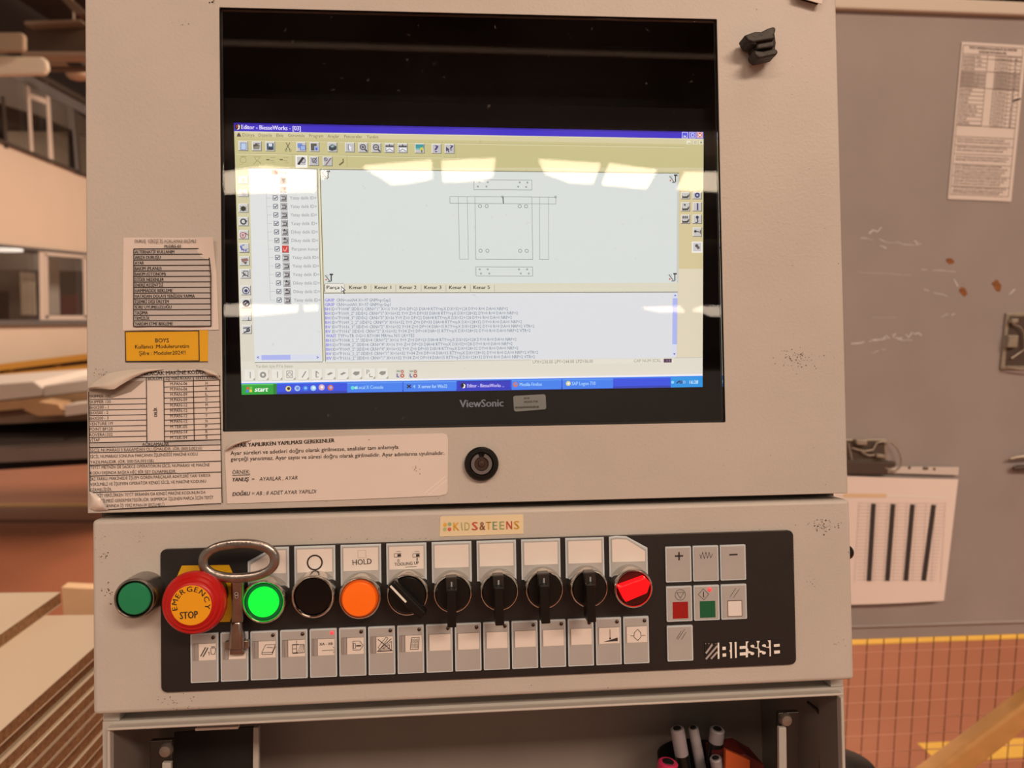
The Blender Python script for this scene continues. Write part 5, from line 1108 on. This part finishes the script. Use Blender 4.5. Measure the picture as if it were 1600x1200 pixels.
for r in range(3):
    for c in range(3):
        if r == 2 and c: continue
        o = keycap(gx[c][0], gx[c][1], gz[r][0], gz[r][1], label=KN[n_]); n_ += 1
        if (r, c) == (0, 0): pk([(1054.5, 869, 1067.5, 868.5, .0012), (1061, 862.5, 1061.2, 875.5, .0012)], o, INK)
        if (r, c) == (0, 1):
            Z = [(1093.5, 866), (1095.5, 873), (1098, 862.5), (1100.5, 873), (1103, 862.5), (1105.5, 872.5), (1108, 862.5), (1110.5, 872), (1113.5, 865)]; pk([(*a_, *b_, .0003) for a_, b_ in zip(Z, Z[1:])], o, INK)
        if (r, c) == (0, 2): pk([(1139.5, 866.8, 1152.5, 866.3, .0012)], o, INK)
        if (r, c) == (1, 0):
            sqr(o, 1051, 941, 1075.5, 966, mat('square_red', (.34, .008, .008), .4)); b = nb(); x, z = P(1063, 929.5, YK - .00045); annulus(b, x, z, .0040, .0037, YK - .00045, 28); sub(obj('symbol', b, INK, pan), o)
            pk([(1057.5, 926, 1068.5, 925.6, .0003), (1057.5, 926, 1063, 935, .0003), (1068.5, 925.6, 1063, 935, .0003)], o, INK)
        if (r, c) == (1, 1):
            sqr(o, 1093.5, 939.5, 1118, 964.5, mat('square_green', (.004, .13, .055), .4)); pk([(1099, 920, 1107.5, 928.5, .0003), (1107.5, 928.5, 1100, 937.5, .0003), (1100, 937.5, 1091, 929, .0003), (1091, 929, 1099, 920, .0003), (1099.3, 924.5, 1099.6, 933.5, .0006)], o, INK)
            x, z = P(1108.5, 920.8, YK); sub(obj('indicator_light', lathe(nb(), [(.0015, YK - .0002), (.0014, YK - .0010), (.0007, YK - .0014), (.0001, YK - .0015)], (x, z), 16), LED_ON, pan, smooth=True, label='lit red light'), o)
        if (r, c) == (1, 2): sqr(o, 1137.5, 939.5, 1159, 962, mat('square_white', A(226, 190, 164), .4), mat('square_rim', A(96, 62, 44), .5)); pk([(1140.5, 933, 1150, 919, .0003), (1146, 934, 1155.5, 920, .0003)], o, INK)
        if (r, c) == (2, 0): pk([(1057, 998, 1064.5, 986, .0003), (1059, 999.5, 1070, 983, .0003), (1064.5, 999.5, 1072, 988, .0003)], o, INK)
# maker badge
b = nb(); q = [(1100.5, 1003.8), (1219, 999.6), (1219.4, 1024.5), (1101.5, 1031)]
bd = obj('maker_badge', prism(b, CF.ps(q, YO - .0004), YO - .0004, YO), BLKM, pan, label='black and white BIESSE badge')
wh = mat('badge_white', A(236, 200, 178), .4)
yb = YO - .0006; b = nb()
for L in ([(388, 228), (412, 226), (416, 465), (390, 468)], [(458, 289), (508, 287), (510, 333), (459, 336)], [(460, 387), (514, 384), (515, 432), (462, 435)],
          [(556, 222), (598, 220), (600, 455), (576, 460), (574, 370), (560, 346), (574, 326), (572, 246)], [(638, 218), (666, 216), (670, 450), (645, 454)],
          [(712, 280), (802, 274), (802, 316), (713, 321)], [(714, 372), (802, 366), (803, 412), (716, 418)], [(802, 211), (846, 208), (826, 236), (824, 300), (846, 336), (832, 352), (834, 440), (803, 445)],
          [(872, 268), (905, 256), (928, 268), (930, 300), (972, 296), (974, 314), (900, 300), (874, 290)], [(832, 352), (860, 352), (924, 372), (926, 398), (900, 412), (872, 402), (868, 380), (834, 384)],
          [(960, 203), (1010, 200), (992, 236), (992, 300), (1012, 330), (1000, 352), (1002, 436), (986, 440), (984, 330), (972, 296), (974, 236)],
          [(1042, 262), (1072, 248), (1098, 260), (1100, 290), (1140, 288), (1142, 304), (1070, 290), (1044, 280)], [(1002, 346), (1030, 344), (1094, 362), (1098, 388), (1070, 402), (1042, 392), (1038, 372), (1003, 376)],
          [(1124, 195), (1168, 192), (1172, 425), (1152, 430), (1152, 320), (1140, 288), (1144, 230)], [(1215, 252), (1300, 244), (1302, 285), (1217, 291)], [(1218, 345), (1303, 338), (1305, 384), (1220, 391)]):
    flat(b, CF.ps([(1080 + x / 9.41, 980 + y / 9.41) for x, y in L], yb), yb)
sub(obj('lettering', b, mat('badge_white', A(236, 200, 178), .4), pan), bd)
b = nb()
for L in ((1103, 1021, 1113, 1007), (1103, 1030, 1121, 1009), (1111, 1029.5, 1121, 1018.5)): CF.line(b, *L, .0014, yb)
for u in (1102, 1107, 1112, 1118): CF.line(b, u, 1005.8, u + 1.2, 1005.8, .0005, yb)
sub(obj('stripe_mark', b, mat('badge_grey', A(190, 160, 140), .3, .4), pan), bd)
# top row legend plates
PL = [(387, 452.5, 861.5), (459.5, 524, 857.3), (533, 597.5, 853.6), (605.5, 669, 850.2), (676.7, 739, 846.8), (746.5, 808.5, 843.9), (816, 877, 841.6), (884.5, 945, 840), (952.5, 1013.2, 838.8)]
lx0 = P(PL[0][0], 900, YK)[0]; lw = P(PL[4][1], 880, YK)[0] - P(PL[4][0], 880, YK)[0]; lp = (P(PL[8][0], 900, YK)[0] - lx0) / 8
lzt = sum(P(a, c, YK)[1] for a, _, c in PL[1:8]) / 7 ; lzb = P(565, 915, YK)[1]; ph = lzt - lzb
plates = []
for i in range(9):
    x = lx0 + lp * i; x1 = x + lw
    if i == 0: out = [(x, lzb), (x1, lzb), (x1, lzt), (x + lw * .64, lzt), (x, lzt - ph * .33)]
    elif i == 8: out = [(x, lzb), (x1, lzb), (x1, lzt - ph * .30), (x + lw * .46, lzt), (x + lw * .2, lzt + .0006), (x, lzt)]
    else: out = [(x, lzb), (x1, lzb), (x1, lzt), (x, lzt)]
    o = obj('legend_plate', prism(nb(), out, YK, YO), KEYB, pan, bev=.0003); plates.append(o)
    c_ = Vector((sum(p[0] for p in out) / len(out), sum(p[1] for p in out) / len(out)))
    def shrink(L, dx, dt, db):
        return [(min(max(a, x + dx), x1 - dx), max(lzb + db, z - dt)) for a, z in L]
    sub(obj('plate_face', prism(nb(), shrink(out, .0012, .0012, .0012), YK - .0003, YK), KEYG, pan), o)
    sub(obj('legend_paper', prism(nb(), shrink(out, .0021, .0022, ph * .37), YK - .0006, YK - .0003), PAPER, pan, label={1: 'paper legend with a circle', 2: 'paper legend reading HOLD', 3: 'paper legend reading TOOLING UP'}.get(i)), o)
yl = YK - .0008
b = nb(); x, z = P(491.8, 879, yl); annulus(b, x, z, .0056, .0045, yl, 36); sub(obj('symbol', b, INK, pan), plates[1])
b = nb(); text(b, CF, 'HOLD', 551, 883.2, 581, 881, 8.4, yl, bold=.01); sub(obj('lettering', b, INK, pan), plates[2])
pk([(559, 860, 571.5, 859.4, .0002), (571.5, 859.4, 572, 871, .0002), (572, 871, 559.5, 871.6, .0002), (559.5, 871.6, 559, 860, .0002)], plates[2], mat('faint_ink', A(176, 136, 110), .6)).location += Vector((0, -.0004, 0))
b = nb(); text(b, CF, 'TOOLING UP', 616.5, 884.5, 654.5, 881.8, 4.8, yl, bold=.01); text(b, CF, '0', 621, 878.6, 624, 878.5, 5, yl); text(b, CF, '1', 651, 876, 652.5, 876, 4.4, yl)
for u in (616, 645): CF.line(b, u, 865.2, u + 11, 864.6, .0003, yl); CF.line(b, u, 870.6, u + 11, 870, .0003, yl); CF.line(b, u, 865, u, 870.6, .0003, yl); CF.line(b, u + 5, 867.8, u + 10.5, 867.4, .0017, yl); CF.line(b, u + 3, 861.8, u + 10, 861.5, .0002, yl)
CF.line(b, 633, 886.4, 651, 885.2, .0003, yl)
sub(obj('lettering', b, INK, pan), plates[3])
# -------- buttons
def ring(name, u, v, h, R, label, base=YO, m=CHROME, n=56, bodyr=None):
    """round operator: returns part and centre; R = bezel radius in metres, h = how far the front stands off the panel"""
    x, z = P(u, v, -h); br = bodyr or R * 1.0
    o = obj(name, lathe(nb(), [(br * 1.02, base), (br * 1.02, -h * .45), (R, -h * .62), (R, -h + .0032), (R - .0001, -h + .0018), (R - .0004, -h + .0008), (R - .0009, -h + .0001), (R - .0014, -h), (R - .0019, -h + .0004), (R - .0022, -h + .0012), (R - .0023, -h + .005), (.0001, -h + .005)], (x, z), n), m, pan, smooth=True, label=label)
    return o, x, z
def disc(name, o, x, z, r, y0, y1, m, dome=0, label=None, seg=48, extra=None):
    pr = [(r, y0), (r, y1 + .0006), (r - .0005, y1)]
    for k in range(1, 7): q_ = 1 - k / 6.0; pr.append((max(.0001, (r - .0005) * q_), y1 - dome * (1 - q_ * q_)))
    return sub(obj(name, lathe(nb(), pr, (x, z), seg), m, pan, smooth=True, label=label), o)
o, x, z = ring('push_button', 209.5, 936, .0205, .0139, 'green push button at the left end', base=0, m=STEEL)
disc('button_well', o, x, z, .0117, -.016, -.0188, BLK); disc('button_cap', o, x, z, .0107, -.0188, -.0205, GRN_OFF, .0003)
# emergency stop
x, z = P(320, 930, YO); q = CF.ps([(284, 884), (357.5, 883), (363.5, 896), (364.5, 957), (359, 971.5), (285, 974), (277, 960), (275.5, 903)], YO - .0008)
ey = obj('emergency_stop', prism(nb(), q, YO - .0008, YO), mat('estop_yellow', (.72, .42, .01), .4), pan, label='red mushroom emergency stop on a yellow plate')
hx, hz = P(299, 945.5, -.0335)
sub(obj('stem', lathe(nb(), [(.0155, YO), (.0155, -.009), (.0135, -.011), (.0125, -.024), (.0001, -.024)], (hx, hz), 48), BLK, pan, smooth=True), ey)
sub(obj('mushroom_head', lathe(nb(), [(.0120, -.0200), (.0186, -.0212), (.0206, -.0235), (.0211, -.0265), (.0205, -.0293), (.0192, -.0308), (.0180, -.0308), (.0176, -.0314), (.0165, -.0324), (.0153, -.0324), (.0148, -.0330), (.0134, -.0336), (.0001, -.0336)], (hx, hz), 72), REDP, pan, smooth=True), ey)
yd = -.0339
sub(obj('yellow_disc', lathe(nb(), [(.0131, -.0336), (.0131, yd), (.0001, yd)], (hx, hz), 64), mat('estop_disc', (.88, .42, .012), .4), pan), ey)
b = nb(); yt_ = yd - .0002
def arc_text(b, s, cx, cz, r, a0, a1, h, y, bold=0):
    tot = sum(max(q[0] for q in textmesh(c, bold)[0]) - min(q[0] for q in textmesh(c, bold)[0]) + .12 for c in s) ; pos = 0; sc_ = h / CAP
    for c in s:
        V, F = textmesh(c, bold); m0 = min(q[0] for q in V); wd = max(q[0] for q in V) - m0
        a_ = a0 + (a1 - a0) * (pos + wd / 2 + .06) / tot; pos += wd + .12; vs = []
        rx, rz = math.cos(a_), math.sin(a_); tx_, tz_ = math.sin(a_), -math.cos(a_); sx_ = abs(a1 - a0) * r / tot
        for q_, w_, _ in V:
            dx = (q_ - m0 - wd / 2) * sx_; dz = w_ * sc_; vs.append(b.verts.new((cx + rx * (r + dz) + tx_ * dx, y, cz + rz * (r + dz) + tz_ * dx)))
        for f in F: b.faces.new([vs[i] for i in f])
arc_text(b, 'EMERGENCY', hx, hz, .0090, rad(200), rad(-20), .0033, yt_, .012)
text(b, CF, 'STOP', 281, 967.5, 309.5, 965.5, 11, yt_, bold=.03)
sub(obj('lettering', b, INK, pan), ey)
# illuminated green
o, x, z = ring('push_button', 411.5, 941, .0185, .0150, 'lit green push button')
disc('lens_rim', o, x, z, .0128, -.0135, -.0168, GRN_RING); disc('lens', o, x, z, .0103, -.0168, -.0190, GRN_ON, .0004, 'glowing green lens')
o, x, z = ring('push_button', 488.5, 933, .0185, .0150, 'black push button')
disc('button_cap', o, x, z, .0126, -.0135, -.0166, mat('gloss_black', (.003, .003, .004), .12), .0)
o, x, z = ring('push_button', 562, 935, .0185, .0148, 'amber push button')
disc('lens_rim', o, x, z, .0127, -.0135, -.0190, mat('amber_rim', (.55, .10, .01), .3, emit=(1, .12, 0), es=.10)); disc('lens', o, x, z, .0116, -.0190, -.0222, AMB, .0004, 'amber lens')
# rotary selector with white line
o, x, z = ring('rotary_selector', 636.5, 930, .0165, .0148, 'black rotary selector with white pointer')
disc('knob_base', o, x, z, .0126, -.0115, -.0175, BLK, .0)
def barq(o, name, u0, v0, u1, v1, w, y0, y1, m, bev=.0008, label=None, w2=None):
    a_, c_ = Vector(P(u0, v0, y1)), Vector(P(u1, v1, y1)); d = (c_ - a_).normalized(); n = Vector((-d.y, d.x)); w2 = w2 or w
    L = [tuple(a_ - n * w / 2), tuple(c_ - n * w2 / 2), tuple(c_ + n * w2 / 2), tuple(a_ + n * w / 2)]
    return sub(obj(name, prism(nb(), L, y1, y0), m, pan, bev=bev, seg=3, label=label), o)
barq(o, 'handle', 610, 912, 662, 964, .0075, -.0175, -.0275, BLK, .0018)
barq(o, 'pointer_mark', 610, 915.5, 634.5, 941, .0014, -.0276, -.0279, mat('pointer_white', A(232, 204, 186), .4), 0)
# four lever selectors
for i, (u, v, tl) in enumerate(((707.5, 928, 0), (780.5, 925, .5), (851, 922, 1.5), (921, 920, 1.2))):
    o, x, z = ring('lever_selector', u, v, .0165, .0139, ['lever selector next to the white pointer knob', 'second lever selector', 'third lever selector', 'lever selector next to the lit red knob'][i])
    disc('knob_base', o, x, z, .0119, -.0115, -.0175, BLK, 0)
    cu = (706, 779.5, 850.5, 923)[i]; dx = (0, 4, 7, 5)[i] * .5
    barq(o, 'hub', cu - 1, v - 26, cu, v - 2, .0076, -.0175, -.0265, mat('hub_black', (.02, .019, .018), .35), .0006)
    barq(o, 'lever', cu, v - 7, cu + dx * .8, v + 53, .0062, -.0175, -.0330, BLK, .0008)
    barq(o, 'index_mark', cu - 1 + .5, v - 18.5, cu - .5, v - 11, .0011, -.0266, -.0269, mat('index_grey', A(150, 132, 116), .5), 0)
# lit red knob
o, x, z = ring('rotary_selector', 990.5, 920, .0185, .0142, 'rotary selector with lit red handle')
disc('knob_base', o, x, z, .0120, -.0135, -.0180, mat('dark_red_base', (.05, .0, .0), .3), 0)
sub(obj('handle', prism(nb(), CF.ps([(966.5, 918), (1009, 902.5), (1016.5, 911.5), (1011, 927), (978, 941)], -.0270), -.0270, -.0180), RED_ON, pan, bev=.0006, label='glowing red handle'), o)
# 9 kids sticker
t = thing('colour_sticker', 'small cream sticker with colourful lettering on the operating box', 'sticker', MC, (P(688, 839)[0], 0, P(688, 839)[1]))
obj('sheet', prism(nb(), CF.ps([(688, 808.5), (690, 807), (816, 804), (817.5, 805), (818, 834), (687, 838.5)], -.0005), -.0005, 0), mat('sticker_cream', A(228, 182, 132), .5, noise=.04, nscale=60), t)
cols = {'o': A(222, 150, 50), 'g': A(176, 160, 96), 'r': A(206, 84, 58), 'b': A(160, 90, 60), 't': A(150, 150, 104), 'y': A(196, 166, 96)}
b = nb(); mm = []; 
for s_, u0, u1, c in (('K', 708, 718.3, 'o'), ('I', 721.3, 723.2, 'g'), ('D', 725.5, 734.5, 'y'), ('S', 737, 747, 'r'), ('&', 749, 758.5, 'b'), ('T', 759, 768, 'o'), ('E', 769.5, 777.3, 't'), ('E', 780.2, 788.3, 'g'), ('N', 791, 800.5, 'r'), ('S', 802.5, 812, 'o')):
    if c not in mm: mm.append(c)
    v = 829.3 - (u0 - 708) * .026; text(b, CF, s_, u0, v, u1, v - .25, 12.6, -.0007, bold=.03, mi=mm.index(c))
for u, v, c in ((695.5, 820, 'o'), (702.5, 819, 't'), (695, 827, 'g'), (702.3, 827, 'r')):
    x, z = P(u, v, -.0007); n0 = len(b.faces); flat(b, ngon(x, z, .0014, 12), -.0007); b.faces.ensure_lookup_table(); b.faces[-1].material_index = mm.index(c)
obj('lettering', b, [mat('print_' + c, cols[c], .5) for c in mm], t)
# 10 cabinet key standing in front of the overlay
key = thing('cabinet_key', 'steel cabinet key with oval bow standing in front of the black overlay', 'key', MC, (P(370, 1020, -.006)[0], -.006, P(370, 1020, -.006)[1]))
b = nb(); yk = -.0235; n = 64
cxk, czk = P(374, 876, yk); ax_, az_ = (P(437, 876, yk)[0] - P(311, 876, yk)[0]) / 2, (P(374, 842.5, yk)[1] - P(374, 910, yk)[1]) / 2
ix_, iz_ = (P(422, 876, yk)[0] - P(325, 876, yk)[0]) / 2, (P(374, 857.5, yk)[1] - P(374, 896.5, yk)[1]) / 2
rings = []
for k in range(n):
    a_ = 2 * PI * k / n; ca, sa = math.cos(a_), math.sin(a_); e_ = 2 / 2.25
    f_ = lambda c_: math.copysign(abs(c_) ** e_, c_)
    ox, oz = cxk + ax_ * f_(ca), czk + az_ * f_(sa); jx, jz = cxk + ix_ * f_(ca), czk + iz_ * f_(sa)
    sec = []
    for tq, yq in ((0, -.0002), (.0, -.0016), (.12, -.0024), (.5, -.0026), (.88, -.0024), (1, -.0014), (1, .0010), (.85, .0018), (.15, .0018), (0, .0010)):
        sec.append(b.verts.new((ox * (1 - tq) + jx * tq, yk + yq, oz * (1 - tq) + jz * tq)))
    rings.append(sec)
for k in range(n):
    a_, c_ = rings[k], rings[(k + 1) % n]
    for j in range(10): b.faces.new((a_[j], a_[(j + 1) % 10], c_[(j + 1) % 10], c_[j]))
obj('bow', b, STEEL, key, smooth=True, ang=50)
b = nb(); text(b, CF, 'MESAN', 353, 853.5, 391.5, 853, 6, yk - .0030, bold=.02); obj('embossed_name', b, mat('embossed', A(130, 106, 92), .4, .6), key)
def bar3(name, pts, sec, m, bev=.0006):
    b = nb(); R_ = []
    for (u, v, y), (hw, hd) in zip(pts, sec):
        x, z = P(u, v, y); R_.append([b.verts.new(p) for p in ((x - hw, y - hd, z), (x + hw, y - hd, z), (x + hw, y + hd, z), (x - hw, y + hd, z))])
    for a_, c_ in zip(R_, R_[1:]):
        for j in range(4): b.faces.new((a_[j], a_[(j + 1) % 4], c_[(j + 1) % 4], c_[j]))
    b.faces.new(R_[0][::-1]); b.faces.new(R_[-1]); return obj(name, b, m, key, bev=bev, smooth=True)
bar3('shank', [(371.5, 906, -.0225), (371.5, 912, -.0215), (372, 972, -.0135)], [(.0046, .0022), (.0040, .0028), (.0038, .0030)], STEEL, .0014)
b = nb(); x, z = P(370, 927.5, -.0224); annulus(b, x, z, .0014, .0009, -.0232, 16); annulus(b, x, z - .0019, .0013, .0009, -.0230, 16); obj('stamped_mark', b, mat('stamp_light', A(180, 150, 130), .3, .5), key)
bar3('socket', [(370.5, 968, -.0125), (370.8, 990, -.0110), (371, 1015, -.0100)], [(.0038, .0036), (.0046, .0045), (.0052, .0052)], STEEL, .0022)
bar3('lug', [(371, 1000, -.0080), (371, 1013, -.0078)], [(.0080, .0020), (.0080, .0020)], STEEL)
bar3('tip', [(371, 1014, -.0075), (371, 1022, -.0065)], [(.0048, .0022), (.0050, .0018)], STEEL)
# knob on the side of the box
x, z = P(1334, 866, .012)
b = nb(); bmesh.ops.create_uvsphere(b, u_segments=20, v_segments=12, radius=.0058, matrix=Matrix.Translation((bx1 + .0062, .02, z)))
obj('side_knob', b, BLK, pan, smooth=True, label='round black knob on the right side')

# ================================================================== lower cabinet (open compartment)
YL = .016
lx0_ = CF.hit(160.5, 1160, 'y', YL).x; lx1_ = CF.hit(1320, 1160, 'y', YL).x
fz = CF.hit(700, 1111.5, 'y', YL).z      # top of the opening
low = thing('lower_cabinet', 'open beige lower compartment under the operating box', 'cabinet', MC, (0, YL, -1.35))
zl = -1.36; ox0, ox1 = CF.hit(176.5, 1150, 'y', YL).x, CF.hit(1310, 1150, 'y', YL).x
fz = (CF.hit(300, 1134, 'y', YL - .004).z + CF.hit(1200, 1091.5, 'y', YL - .004).z) / 2
b = nb()
def loop2(x0, x1, z0, z1, y): return [b.verts.new(p) for p in ((x0, y, z0), (x1, y, z0), (x1, y, z1), (x0, y, z1))]
oz0 = fz - .26
A0_ = loop2(lx0_, lx1_, zl, fz + .0045, YL); A1_ = loop2(lx0_, lx1_, zl, fz + .0045, YL + .30); B0_ = loop2(ox0, ox1, oz0, fz, YL); B1_ = loop2(ox0 - .004, ox1 + .004, oz0, fz + .002, YL + .16)
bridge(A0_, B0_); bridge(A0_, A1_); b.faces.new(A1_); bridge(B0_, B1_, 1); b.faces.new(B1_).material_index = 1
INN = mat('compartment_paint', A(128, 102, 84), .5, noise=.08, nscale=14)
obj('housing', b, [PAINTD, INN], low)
xs0, xs1 = CF.hit(187, 1124, 'y', YL).x, CF.hit(1298, 1072, 'y', YL).x
b = nb(); box(b, lx0_, xs0, YL, YL + .25, fz + .0045, bz0); obj('corner_post', b, PAINTD, low, bev=.0008)
b = nb(); box(b, xs1, lx1_, YL, YL + .25, fz + .0045, bz0); obj('corner_post', b, PAINTD, low, bev=.0008)
b = nb(); box(b, xs0, xs1, YL + .016, YL + .25, fz + .0045, bz0); obj('top_rail', b, PAINTD, low)
# rolled flange around the opening
LIP = PAINT
b = nb(); box(b, ox0 - .0012, ox1 + .0012, YL - .0075, YL + .001, fz + .0006, fz + .0026); obj('top_lip', b, LIP, low, bev=.0012, seg=3, smooth=True)
b = nb(); box(b, ox0 - .0016, ox0 + .0004, YL - .006, YL + .001, oz0, fz); obj('side_lip', b, LIP, low, bev=.0008)
b = nb(); box(b, ox1 - .0004, ox1 + .0016, YL - .006, YL + .001, oz0, fz - .002); obj('side_lip', b, LIP, low, bev=.0008)
sz0 = CF.hit(277, 1119, 'y', YL).z
for u, v in ((276, 1123), (1222, 1080)):
    YS_ = YL + .016; h = CF.hit(u, v, 'y', YS_ - .002); sc_ = obj('screw', lathe(nb(), [(.0048, YS_), (.0048, YS_ - .002), (.0036, YS_ - .0034), (.0001, YS_ - .0036)], (h.x, h.z), 20), DSTEEL, low, smooth=True)
    b = nb(); box(b, h.x - .0036, h.x + .0036, YS_ - .0038, YS_ - .0034, h.z - .0005, h.z + .0005); sub(obj('slot', b, BLKM, low), sc_)
# hinge brackets inside
def bracket(L, y0, y1, label, m=BLK):
    return obj('hinge_plate', prism(nb(), CF.ps(L, y0), y0, y1), m, low, label=label, bev=.0006)
PB = mat('bracket_dark', (.02, .016, .014), .4)
for side, L, cu, cv in (('left', [(234, 1158), (269, 1156), (269, 1300), (234, 1300)], 258, 1174), ('right', [(1216, 1114), (1249, 1112), (1249, 1300), (1216, 1300)], 1229, 1126)):
    o = bracket(L, .045, .05, side + ' dark hinge plate', PB)
    h = CF.p(cu, cv, .042); s_ = sub(obj('bolt', lathe(nb(), [(.0052, .045), (.0052, .043), (.0040, .041), (.0001, .0405)], h, 20), DSTEEL, low, smooth=True), o)
for L in ([(253, 1192), (267, 1192), (267, 1300), (253, 1300)], [(1217, 1137), (1229, 1137), (1231, 1300), (1218, 1300)]):
    obj('hinge_arm', prism(nb(), CF.ps(L, .040), .040, .044), PAINTD, low, bev=.0006)
# black opening at the left and its post
b = nb(); prism(b, CF.ps([(272, 1145), (396, 1136), (404, 1330), (272, 1330)], .10), .10, .102); obj('black_hatch', b, BLKM, low, label='black opening inside at the left')
b = nb(); prism(b, CF.ps([(396, 1137), (404, 1137), (404, 1330), (394, 1330)], .095), .095, .10); obj('hatch_edge', b, PAINTD, low)
b = nb(); prism(b, CF.ps([(305, 1138.5), (372, 1135.5), (372, 1139), (305, 1142)], .03), .03, .034); obj('hatch_label', b, PAPER, low)
t_c = tube(nb(), [(CF.p(1262, 1097, .05)[0], .05, CF.p(1262, 1097, .05)[1]), (CF.p(1276, 1108, .05)[0], .05, CF.p(1276, 1108, .05)[1]), (CF.p(1282, 1118, .05)[0], .05, CF.p(1282, 1118, .05)[1]), (CF.p(1283, 1300, .05)[0], .05, CF.p(1283, 1300, .05)[1])], .0012, 8)
obj('cable', t_c, BLK, low, smooth=True)
# things standing in the compartment: shelf + pen pot
zsh = CF.hit(1100, 1330, 'y', .12).z
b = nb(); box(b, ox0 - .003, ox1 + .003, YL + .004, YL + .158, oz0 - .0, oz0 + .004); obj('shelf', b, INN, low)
def pen(u0, v0, u1, v1, r, y, m, label, capm=None):
    a_, c_ = P(u0, v0, y), P(u1, v1, y); A3, C3 = Vector((a_[0], y, a_[1])), Vector((c_[0], y + .002, c_[1])); d = (C3 - A3).normalized(); E3 = A3 + d * ((A3.z - (oz0 + .004)) / -d.z)
    t = thing('marker_pen', label, 'marker', MC, tuple(E3))
    obj('cap', tube(nb(), [A3, A3 + d * .001, C3], [r * .85, r, r], 20), m, t, smooth=True); obj('barrel', tube(nb(), [C3, C3 + d * .001, E3 - d * (E3 - C3).length * .0], [r * .96, r * 1.02, r * 1.02], 20), capm or BLK, t, smooth=True)
    obj('cap_end', tube(nb(), [A3 - d * .0006, A3 + d * .0002], [r * .55, r * .6], 16), BLKM, t)
PW = mat('marker_white', A(142, 116, 104), .4)
pen(1058, 1138, 1066, 1180, .0060, .10, PW, 'white marker at the left of the pot, longest white cap'); pen(1083, 1137, 1090, 1169, .0046, .11, PW, 'white marker in the middle of the pot', PW)
pen(1121, 1139, 1120, 1160, .0064, .105, PW, 'white marker at the right of the pot'); pen(1044, 1190, 1040, 1230, .0085, .085, mat('pink_cap', (.6, .03, .12), .4), 'pink capped highlighter at the left of the markers', mat('pink_cap', (0, 0, 0)))
pen(1118, 1184, 1124, 1210, .0052, .088, PW, 'short white marker before the orange folder')
t = thing('orange_box', 'orange and dark red folded box beside the markers', 'box', MC, (P(1150, 1200, .08)[0], .08, oz0 + .004))
L = CF.ps([(1134, 1172), (1172, 1188), (1168, 1230), (1124, 1230)], .08); L[2] = (L[2][0], oz0 + .004); L[3] = (L[3][0], oz0 + .004)
obj('front', prism(nb(), L, .08, .085), mat('orange_card', (.45, .08, .015), .6), t, bev=.0005)
L = CF.ps([(1108, 1166), (1150, 1160), (1178, 1176), (1178, 1230), (1108, 1230)], .11); L[3] = (L[3][0], oz0 + .004); L[4] = (L[4][0], oz0 + .004)
obj('back', prism(nb(), L, .087, .12), mat('dark_red_card', (.12, .012, .01), .6), t, bev=.001)
t = thing('pen_pot', 'black pen pot holding the markers inside the compartment', 'pot', MC, (P(1110, 1210, .11)[0], .11, oz0 + .004))
px, _ = P(1100, 1190, .11)
b = nb(); zr = P(1100, 1196, .11)[1]; lathe(b, [(.034, oz0 + .004), (.036, zr), (.0345, zr), (.033, oz0 + .007), (.001, oz0 + .007)], (px, .128), 40, 'z'); obj('wall', b, BLKM, t, smooth=True)
